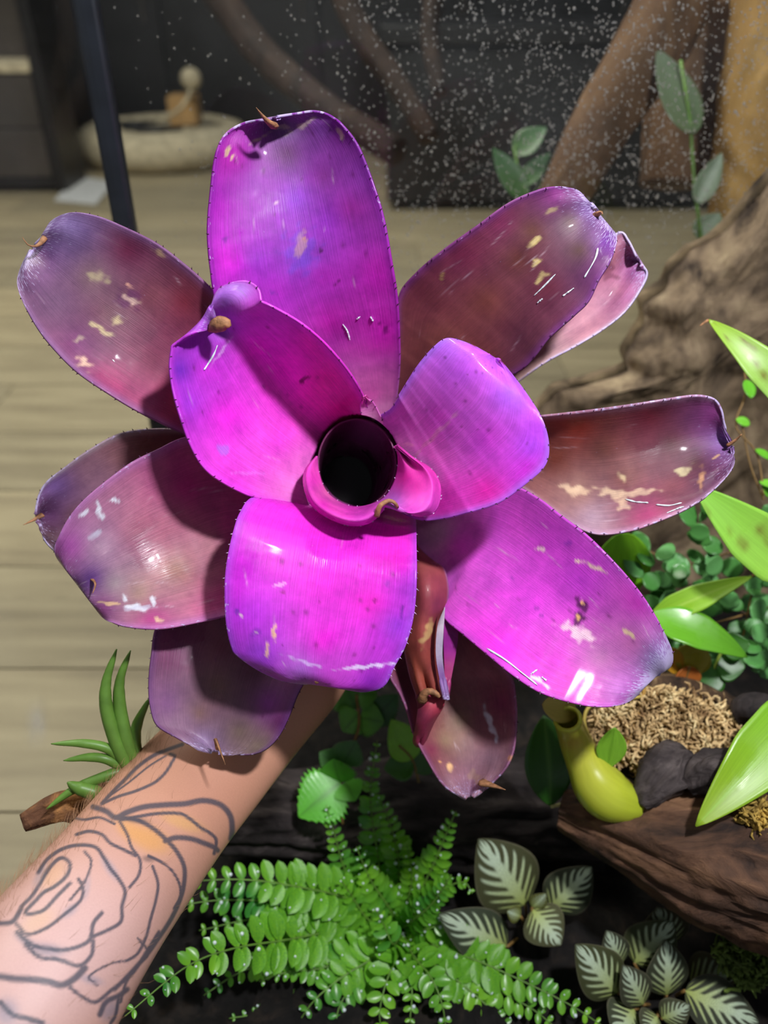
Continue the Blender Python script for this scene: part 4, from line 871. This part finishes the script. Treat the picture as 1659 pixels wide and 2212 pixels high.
# ferns
pin_V, pin_F, _, _ = blade_vf((0, 0, 0), (1, 0, 0), 0.62, (0, 0, 1), cup=0.25, n=8, m=5, shape='round', bend=0.05)
pin_me = mesh_data('pinna', pin_V, pin_F, M['fern'])
def up_normal(tg): 
    n_ = TOCAM * 0.8 + np.array([0, 0, .4]); n_ = n_ - tg * (n_ @ tg); return norm(n_)
def fern(label, fronds, n_sep, plen=0.0095):
    root = thing('fern', label, 'fern'); cand = []; white_glint = Join()
    for pts, L in fronds:
        p = resample([PP(*a) for a in pts], 40)
        V, F = tube(p, np.linspace(.0011, .0004, 40), 5); fr = obj('frond', V, F, M['fern_stalk'], root)
        length = np.linalg.norm(np.diff(p, axis=0), axis=1).sum(); k = max(8, int(length / (L * plen * 0.46)))
        for s in np.linspace(0.06, 1.0, k):
            i = int(s * 38); tg = norm(p[min(i + 1, 39)] - p[max(i - 1, 0)]); nn = up_normal(tg); sd = np.cross(tg, nn)
            sz = plen * L * (1.0 - 0.75 * max(0, s - .55) / .45) * (0.7 + min(s, .2) * 1.5) * random.uniform(.9, 1.1)
            for sg in (-1, 1):
                ax = norm(sd * sg + tg * (0.25 + .3 * s) + nn * random.uniform(-.22, .18)); n2 = norm(nn + sd * random.uniform(-.2, .2)); n2 = norm(n2 - ax * (n2 @ ax)); s2 = np.cross(n2, ax)
                m4 = Matrix((( *[ax[0]*sz, s2[0]*sz, n2[0]*sz], p[i][0]), (*[ax[1]*sz, s2[1]*sz, n2[1]*sz], p[i][1]), (*[ax[2]*sz, s2[2]*sz, n2[2]*sz], p[i][2]), (0, 0, 0, 1)))
                qx, qy, qt = to_px(p[i]); cand.append((sz / qt if (-40 < qx < 1700 and qy < 2240) else 0, fr, m4, p[i] + ax * sz * random.uniform(.1, .95) + s2 * sz * random.uniform(-.2, .2) + n2 * sz * .10))
    cand.sort(key=lambda c: -c[0])
    for c in cand[:n_sep]: link('pinna', pin_me, c[1], c[2])
    if len(cand) > n_sep:
        J = Join()
        for c in cand[n_sep:]:
            m4 = np.array(c[2]); J.add(pin_V @ m4[:3, :3].T + m4[:3, 3], pin_F)
        o = obj('pinnae', J.verts(), J.F, M['fern'], root); o['kind'] = 'stuff'
    for c in cand:
        if random.random() < 0.5:
            q = c[3]; r = random.choice((.0004, .0006, .0007, .0009, .0014)); a = np.linspace(0, np.pi, 5)
            white_glint.add(*tube(q + np.outer(-np.cos(a) * r * .7, TOCAM), np.sin(a) * r + 1e-5, 6, ref=(1, 0, .2)))
    if white_glint.n:
        o = obj('glint_beads', white_glint.verts(), white_glint.F, M['white_glint'], root); o['kind'] = 'stuff'  # white beads standing in for wet glints on the leaflets
    return root
C0 = (868, 2010, .600)
fern('bright green sword fern fanning out beside the tattooed forearm', [
    ([C0, (760,1945,.575), (640,1915,.555), (520,1900,.54), (385,1905,.53)], 1.45), ([C0, (740,1985,.57), (600,1950,.55), (470,1945,.54), (370,1960,.53)], 1.35),
    ([C0, (740,2010,.57), (620,2030,.54), (500,2050,.51), (400,2090,.49), (270,2195,.46)], 1.5), ([C0, (760,2040,.57), (640,2060,.55), (520,2100,.54), (440,2150,.53)], 1.2),
    ([C0, (780,1930,.59), (745,1880,.58), (722,1800,.575), (705,1740,.57)], 1.0), ([C0, (830,1930,.60), (815,1840,.595), (800,1720,.59), (815,1600,.585)], 0.95), ([C0, (860,1930,.60), (860,1850,.595), (835,1760,.59), (800,1690,.59)], 0.95),
    ([C0, (900,1940,.59), (935,1870,.58), (960,1810,.575), (985,1752,.57)], 1.05), ([C0, (910,1960,.58), (950,1925,.57), (1000,1905,.565), (1020,1930,.56)], 0.9), ([C0, (890,1990,.57), (935,1950,.555), (975,1890,.545)], 0.9),
    ([C0, (930,2040,.565), (1030,2075,.55), (1130,2120,.54), (1230,2170,.53), (1300,2215,.525)], 1.25), ([C0, (920,2070,.56), (990,2120,.545), (1060,2180,.535), (1120,2240,.53)], 1.2),
    ([C0, (890,2060,.555), (930,2110,.535), (955,2170,.525), (965,2240,.52)], 1.15), ([C0, (860,2060,.555), (835,2120,.535), (820,2190,.525), (830,2250,.52)], 1.25), ([C0, (820,2060,.56), (740,2110,.545), (680,2160,.535), (640,2215,.53)], 1.3),
    ([C0, (780,2100,.565), (680,2160,.55), (590,2185,.54), (495,2200,.53)], 1.0), ([C0, (800,1990,.58), (760,1935,.57), (735,1900,.565)], 1.2), ([C0, (850,2040,.55), (830,2000,.545), (810,1960,.54)], 1.1),
    ([C0, (840,1960,.585), (800,1900,.575), (770,1830,.57)], 1.0), ([C0, (880,1950,.59), (890,1890,.585), (880,1830,.58)], 0.9), ([C0, (700,2000,.565), (560,1985,.55), (430,2010,.54)], 1.2), ([C0, (950,2060,.56), (1040,2120,.545), (1150,2180,.535), (1210,2230,.53)], 1.2), ([C0, (800,2090,.555), (740,2160,.54), (720,2230,.53)], 1.2), ([C0, (910,2010,.565), (960,1995,.56), (1010,1990,.555)], .9),
    ([C0, (880,2080,.55), (890,2140,.535), (885,2210,.525)], 1.1), ([C0, (940,2010,.57), (1000,2040,.56), (1070,2060,.555), (1120,2090,.55)], 1.0), ([C0, (780,2050,.56), (700,2090,.55), (620,2100,.54), (560,2120,.535)], 1.1)], 300, 0.0132)

# small leafy creeper behind the log, below the bottom leaf
cr = thing('creeping_vine', 'wet serrated-leaf creeper growing over the dark log below the bromeliad', 'vine')
V, F = tube(resample([PP(*a) for a in ((770,1500,.60), (775,1570,.595), (750,1640,.59), (735,1700,.585), (740,1780,.58))], 24), .0011, 6); obj('stem', V, F, M['stem'], cr)
for b, t, wd, cc in (((770,1530,.60),(745,1480,.60),.030,(86,150,52)), ((775,1540,.597),(740,1580,.592),.028,(110,180,64)), ((778,1550,.597),(830,1560,.594),.026,(96,165,50)), ((775,1500,.60),(815,1500,.598),.026,(90,160,60)), ((740,1660,.59),(690,1625,.588),.022,(60,120,40)),
        ((742,1650,.588),(770,1600,.588),.024,(70,120,60)), ((735,1690,.584),(645,1765,.572),.042,(96,190,50)), ((735,1690,.584),(720,1640,.58),.03,(90,175,50)), ((745,1690,.584),(768,1730,.577),.024,(96,185,50)), ((800,1560,.60),(860,1500,.60),.024,(56,110,50))):
    green_leaf('leaf', cr, PP(*b), PP(*t), wd, cc, tuple(np.array(cc) * .9), bend=.04, cup=.05, serr=.22, n=56, vein=tuple(np.array(cc) * .7), nrm=norm(TOCAM + rng.normal(0, .25, 3)))
cr = thing('leaf_seedling', 'pale green oval-leaved seedling beside the drooping brown bromeliad leaf', 'plant')
V, F = tube(resample([PP(*a) for a in ((905,1690,.60), (890,1640,.595), (862,1610,.59))], 12), .0009, 6); obj('stem', V, F, M['stem'], cr)
for b, t, wd, cc in (((893,1640,.595),(845,1555,.586),.026,(130,190,52)), ((893,1650,.595),(830,1660,.59),.022,(60,112,36)), ((900,1670,.597),(935,1610,.60),.02,(56,100,36))):
    green_leaf('leaf', cr, PP(*b), PP(*t), wd, cc, cc)

# silver-veined plants
def silver_leaf(parent, base, tip, width, tint, nrm=None):
    V, F, u, v = blade_vf(PP(*base), PP(*tip), width, TOCAM if nrm is None else nrm, n=66, m=49, bend=.07, cup=-.12, shape='ovate')
    s = np.abs(2 * v - 1)
    ph = u * 7.0 - s * 2.6; fr = np.abs((ph % 1.0) - .5) * 2
    wdt = .78 - .62 * s
    vein = np.clip((wdt - fr) / .22, 0, 1) * np.clip((.80 - s) / .12, 0, 1) * np.clip(u / .06, 0, 1) * np.clip((1.0 - u) / .08, 0, 1)
    vein = np.maximum(vein, np.clip((.20 - s) / .08, 0, 1) * np.clip((1 - u) / .05, 0, 1))
    sil = lin((192, 210, 182)) * np.clip(u * 1.4, .0, 1)[:, None] + lin((176, 190, 96)) * (1 - np.clip(u * 1.4, 0, 1))[:, None]
    dark = lin(tint)
    c = dark * (1 - vein[:, None]) + sil * vein[:, None]
    rim = np.clip((s - .94) / .06, 0, 1)[:, None] * .5; c = c * (1 - rim) + lin((128, 122, 100)) * rim
    o = obj('leaf', V, F, M['episcia'], parent, col=c, lc=np.stack([u, v, 0 * u], 1)); thicken(o, .0008)
def stalks(parent, ctr, ends):
    for e in ends:
        V, F = tube(resample([PP(*ctr), PP(*e)], 8), .0011, 6); obj('leaf_stalk', V, F, M['stem'], parent)
e1 = thing('silver_leaf_plant', 'silver-veined olive plant with a large upright leaf, right of the fern', 'plant')
L1 = [((1135,1955,.575),(1034,1812,.56),.050,(70,72,44)), ((1190,1962,.575),(1278,1872,.568),.034,(52,58,40)), ((1095,2045,.57),(948,1975,.55),.036,(58,66,48)), ((1150,1965,.565),(1212,2042,.552),.032,(76,78,46)), ((1125,1980,.565),(1095,1968,.558),.012,(100,104,40)), ((1150,1960,.566),(1180,1930,.56),.012,(100,104,44))]
for a in L1: silver_leaf(e1, *a)
stalks(e1, (1140,2010,.60), [a[0] for a in L1])
e2 = thing('silver_leaf_plant', 'silver-veined dark plant of many leaves at the bottom right', 'plant')
L2 = [((1335,2145,.535),(1243,2040,.525),.034,(66,70,40)), ((1340,2085,.54),(1310,2010,.53),.022,(62,66,48)), ((1370,2080,.545),(1455,1990,.54),.036,(62,68,40)), ((1440,2150,.535),(1438,2030,.525),.030,(60,64,46)), ((1390,2170,.53),(1345,2085,.52),.024,(66,68,50)), ((1480,2140,.53),(1640,2210,.52),.034,(58,62,46)), ((1430,2200,.525),(1490,2170,.52),.02,(70,72,48)), ((1420,2195,.525),(1390,2240,.515),.022,(70,72,50)), ((1370,2180,.53),(1330,2250,.515),.034,(60,66,44)), ((1490,2120,.55),(1590,2100,.545),.034,(84,78,50)), ((1440,2050,.555),(1420,1960,.55),.04,(74,70,48))]
for a in L2: silver_leaf(e2, *a)
stalks(e2, (1425,2170,.57), [a[0] for a in L2])

# pitcher plant on the cork log
pp = thing('pitcher_plant', 'small pitcher plant with one yellow-green pitcher over the brown log', 'pitcher plant')
pc = np.array([(1226,1553,.497,27), (1233,1574,.505,28), (1244,1605,.511,31), (1254,1628,.513,34), (1268,1655,.513,40), (1288,1690,.512,50), (1312,1716,.512,52), (1342,1732,.513,43), (1368,1740,.514,30), (1385,1742,.515,18), (1394,1740,.516,6)], float)
S = resample(pc, 60); path = P(S[:, 0], S[:, 1], S[:, 2]); V, F = tube(path, S[:, 3] * S[:, 2] / FPX * 0.98, 28, cap=False); F = list(F) + [tuple(range(59 * 28, 60 * 28))]
qx, qy, _ = to_px(V); uu = np.repeat(np.linspace(0, 1, 60), 28)
c = lin((196, 190, 70))[None] * (1 - uu[:, None]) + lin((186, 206, 52))[None] * uu[:, None]
wv = (np.exp(-(((qx - 1228) / 30) ** 2 + ((qy - 1600) / 20) ** 2)) * .6)[:, None]; c = c * (1 - wv) + lin((196, 150, 80)) * wv
M['pitcher'] = attr_mat('pitcher_skin', rough=.28, spec=.5, streak=(3, 30), amp=.08, bump=.05, transl=.15, coat=.3)
pit = obj('pitcher', V, F, M['pitcher'], pp, col=c, lc=np.stack([uu, np.tile(np.linspace(0, 1, 28), 60), 0 * uu], 1)); thicken(pit, .0012)
mouth = path[0]; tg = norm(path[1] - path[0]); s = norm(np.cross(tg, (.1, .3, 1))); u_ = np.cross(s, tg); a = np.linspace(0, 2 * np.pi, 33)
rm = S[0, 3] * S[0, 2] / FPX
V, F = tube(mouth + rm * (np.cos(a)[:, None] * s + np.sin(a)[:, None] * u_), .0013, 8, cap=False, ref=tuple(tg)); obj('mouth_rim', V, F, plain('pitcher_rim', (186, 190, 60), .3), pit)
green_leaf('lid', pit, PP(1246,1540,.507), PP(1172,1522,.492), .017, (190,176,80), (206,186,100), shape='round')
for sgn in (-1, 1):
    wp = path[4:52] + norm(np.cross(np.gradient(path[4:52], axis=0), FWD)) * 0 - FWD * (S[4:52, 3] * S[4:52, 2] / FPX * .80)[:, None] + sgn * norm(np.cross(np.gradient(path[4:52], axis=0), FWD)) * (S[4:52, 3] * S[4:52, 2] / FPX * .55)[:, None]
    V, F = tube(wp, .0006, 5); obj('wing', V, F, plain('pitcher_wing', (170, 186, 66), .4), pit)
V, F = tube(resample([PP(*a) for a in ((1393,1738,.516), (1380,1712,.518), (1345,1680,.520), (1305,1640,.522), (1272,1590,.523), (1262,1555,.524), (1275,1525,.525), (1320,1512,.526), (1390,1505,.528))], 50), np.linspace(.0016, .0010, 50), 7); obj('tendril', V, F, plain('tendril', (170, 150, 70), .5), pp)
green_leaf('leaf', pp, PP(1190,1742,.545), PP(1175,1545,.54), .034, (44,92,28), (52,104,32), vein=(90,140,60), shape='mid', bend=.05)
green_leaf('leaf', pp, PP(1312,1660,.508), PP(1328,1572,.500), .019, (120,170,44), (130,186,50), vein=(96,146,30), shape='mid')
green_leaf('leaf', pp, PP(1440,1495,.55), PP(1240,1520,.53), .012, (100,160,50), (70,130,40), shape='strap')
V, F = tube(resample([PP(*a) for a in ((1345,1650,.530), (1362,1590,.530), (1385,1525,.530), (1395,1470,.53))], 20), .0012, 7); obj('flower_stalk', V, F, plain('tan_stalk', (170, 132, 66), .5), pp)
V, F = tube(resample([PP(*a) for a in ((1190,1742,.545), (1210,1738,.545), (1222,1735,.545))], 8), .0012, 7); obj('leaf_base', V, F, plain('leaf_base', (190, 186, 120), .5), pp)

# strap-leaved plant entering from the right
sp = thing('strap_leaf_plant', 'yellow-green spotted strap-leaved plant reaching in from the right edge', 'plant')
green_leaf('leaf', sp, PP(1760,1500,.50), PP(1503,1785,.47), .036, (120,190,40), (150,180,44), bend=.05, shape='strap', vein=(150,200,70), nrm=(-.1,-.5,.8))
green_leaf('leaf', sp, PP(1740,1260,.50), PP(1500,1050,.50), .034, (150,200,70), (150,215,80), spots=9, shape='strap', nrm=(-.2,-.7,.6))
green_leaf('leaf', sp, PP(1740,900,.50), PP(1530,690,.51), .022, (160,205,110), (150,190,50), spots=9, shape='strap', bend=.10, nrm=(-.2,-.7,.6))
V, F = tube(resample([PP(*a) for a in ((1530,692,.510), (1520,698,.509), (1512,704,.508))], 6), np.linspace(.0010, .0003, 6), 5); obj('dry_tip', V, F, M['dry'], sp)
green_leaf('leaf', sp, PP(1400,1340,.56), PP(1625,1245,.54), .018, (130,180,46), (150,196,56), shape='strap', bend=.06, vein=(170,205,90), nrm=(0,-.5,.9))
green_leaf('leaf', sp, PP(1400,1330,.55), PP(1615,1420,.54), .026, (110,180,44), (90,150,40), shape='strap', bend=.10, nrm=(.1,-.5,.9))
green_leaf('leaf', sp, PP(1330,1300,.60), PP(1345,1150,.57), .046, (130,200,40), (140,206,46), shape='round')
V, F = tube(resample([PP(*a) for a in ((1625,1245,.54), (1645,1232,.54), (1665,1215,.545))], 8), .0010, 6); obj('tendril', V, F, M['stem'], sp)
V, F = tube(resample([PP(*a) for a in ((1810,1520,.505), (1775,1400,.51), (1765,1200,.505), (1760,1000,.505), (1755,880,.50))], 24), .004, 10); obj('stem', V, F, plain('green_stem', (110, 140, 60), .5), sp)
yl = thing('yellow_seedling', 'small yellow and orange-leaved seedling by the tip of the lower right leaf', 'plant')
V, F = tube(resample([PP(*a) for a in ((1470,1510,.57), (1480,1470,.565), (1490,1440,.56))], 8), .001, 6); obj('stem', V, F, M['stem'], yl)
for b, t, wd, cc in (((1480,1455,.565),(1510,1390,.56),.026,(170,160,50)), ((1482,1490,.567),(1485,1440,.56),.02,(190,110,50)), ((1462,1455,.565),(1450,1400,.56),.014,(200,150,40))):
    green_leaf('leaf', yl, PP(*b), PP(*t), wd, cc, cc, shape='round')
hb = thing('leafy_seedling', 'dark green stalked seedling behind the mossy log', 'plant')
V, F = tube(resample([PP(*a) for a in ((1525,1490,.575), (1545,1440,.57), (1570,1380,.565))], 10), .0011, 6); obj('stem', V, F, plain('olive_stem', (120, 140, 50), .5), hb)
for b, t, wd in (((1545,1440,.57),(1500,1500,.565),.026), ((1550,1430,.57),(1610,1440,.565),.026), ((1560,1400,.567),(1620,1390,.56),.02)):
    green_leaf('leaf', hb, PP(*b), PP(*t), wd, (46,96,30), (56,110,36))

# creeping fig on the bark
def fig(label, stems, leaves, wd=(.012, .022), cols=((66,128,52), (116,180,110))):
    t = thing('creeping_fig', label, 'vine')
    for s_ in stems:
        V, F = tube(resample([PP(*a) for a in s_], 30), .0007, 5); obj('stem', V, F, M['stem'], t)
    for (x, y_, tt, an) in leaves:
        L = rng.uniform(26, 46); f = rng.uniform()
        c = tuple(np.array(cols[0]) * (1 - f) + np.array(cols[1]) * f)
        green_leaf('leaf', t, PP(x, y_, tt), PP(x + L * math.cos(an), y_ + L * math.sin(an), tt - rng.uniform(-.002, .008)), rng.uniform(*wd), c, c, nrm=norm(TOCAM + rng.normal(0, .25, 3)), n=10, m=7, shape='round', bend=.05)
lv = []
for _ in range(110):
    x, y_ = rng.uniform(1370, 1690), rng.uniform(1105, 1450)
    if y_ < 1170 and x < 1420: continue
    lv.append((x, y_, rng.uniform(.575, .625), rng.uniform(0, 6.28)))
fig('dense dark green creeping fig below the spotted strap leaf', [((1700,1100,.62),(1600,1180,.615),(1480,1220,.61),(1380,1180,.615)), ((1700,1300,.61),(1600,1330,.60),(1500,1360,.60),(1400,1400,.60)), ((1650,1120,.61),(1630,1250,.60),(1600,1400,.60))], lv)
fig('bright thread-like creeping fig hanging down the bark at the right edge', [((1605,760,.600),(1610,850,.60),(1590,920,.60),(1635,980,.595),(1650,1070,.59)), ((1600,900,.60),(1620,1000,.597),(1650,1080,.593))],
    [(1608,770,.600,1.5), (1612,820,.598,1.3), (1590,905,.598,.4), (1632,970,.595,.6), (1650,1040,.592,1.2), (1640,1040,.592,.3)], (.007, .010), ((100,185,40), (126,206,60)))

# sphagnum moss mound and bark crumbs
def moss(name, label, mat, cnt, region, tt, L0, rad):
    J = Join()
    for _ in range(cnt):
        a = rng.uniform(0, 6.28); rr_ = math.sqrt(rng.uniform()); x = region[0] + region[2] * rr_ * math.cos(a); y_ = region[1] + region[3] * rr_ * math.sin(a) + (x - region[0]) * region[4]
        base = PP(x, y_, tt + (1500 - y_) * .00004 + rng.uniform(-.004, .006)); d = norm(rng.normal(0, 1, 3) + TOCAM * .5); L = rng.uniform(.6, 1.4) * L0; k = norm(rng.normal(0, 1, 3))
        k2 = norm(rng.normal(0, 1, 3)); J.add(*tube(np.array([base, base + d * L * .35 + k * L * .25, base + d * L * .6 - k * L * .1 + k2 * L * .2, base + d * L * .8 + k2 * L * .5, base + d * L * .7 + k2 * L * .8 + k * L * .3]), np.array([.9, 1.3, 1.0, 1.2, .4]) * rad * rng.uniform(.6, 1.8), 4))
    o = obj(name, J.verts(), J.F, mat); tag(o, label, 'moss', kind='stuff'); return o
n, m = 40, 40
def mound(name, label, cx, cy, rx, ry, t0, hgt, mat, sl=0.0):
    V = []; a = np.linspace(0, 2 * np.pi, 40, endpoint=False)
    for k in range(12):
        f = k / 11
        for q in a:
            x = cx + rx * f * math.cos(q); y_ = cy + ry * f * math.sin(q) + sl * (x - cx)
            V.append(PP(x, y_, t0 - hgt * (1 - f * f) + .003 * mnoise.noise((x * .05, y_ * .05, 1)) + (f > .98) * .03))
    F = [(i * 40 + k, i * 40 + (k + 1) % 40, (i + 1) * 40 + (k + 1) % 40, (i + 1) * 40 + k) for i in range(11) for k in range(40)]
    o = obj(name, V, F, mat); tag(o, label, 'substrate', kind='stuff'); return o
mound('moss_bed', 'brown fibrous bed under the pale sphagnum on the log', 1450, 1580, 190, 130, .555, .018, bark_mat('peat', (30, 24, 20), (80, 60, 44), (150, 124, 90), 60), .12)
moss('sphagnum_moss', 'pale dried sphagnum moss heaped on the log behind the pitcher', M['moss'], 3000, (1440, 1585, 165, 95, .12), .536, .0065, .0006)
moss('golden_moss', 'golden brown moss under the strap leaf at the right edge', M['moss_gold'], 420, (1648, 1765, 46, 26, 0), .487, .006, .0007)
moss('green_moss', 'olive green moss patch low in the bottom right corner', M['moss_green'], 500, (1625, 2060, 70, 70, 0), .55, .008, .0008)
for k, (pts, r, lab) in enumerate(((((1590,1545,.53),(1620,1535,.525),(1680,1560,.52)), .012, 'dark grey splintered bark chip beside the pale moss at the right'), (((1385,1735,.51),(1425,1680,.51),(1450,1640,.515),(1470,1655,.52)), .014, 'black ridged bark flake right of the pitcher'), (((1480,1690,.505),(1540,1660,.50),(1600,1650,.50)), .013, 'dark rough bark flake under the pale moss by the strap leaf'))):
    V, F = log_vf([PP(*a) for a in pts], [r * .5, r, r * .6], seg=30, n=36, amp=.4, seed=20 + k, fl=1.2)
    o = obj('bark_chip', V, F, M['log_dark']); tag(o, lab, 'bark')
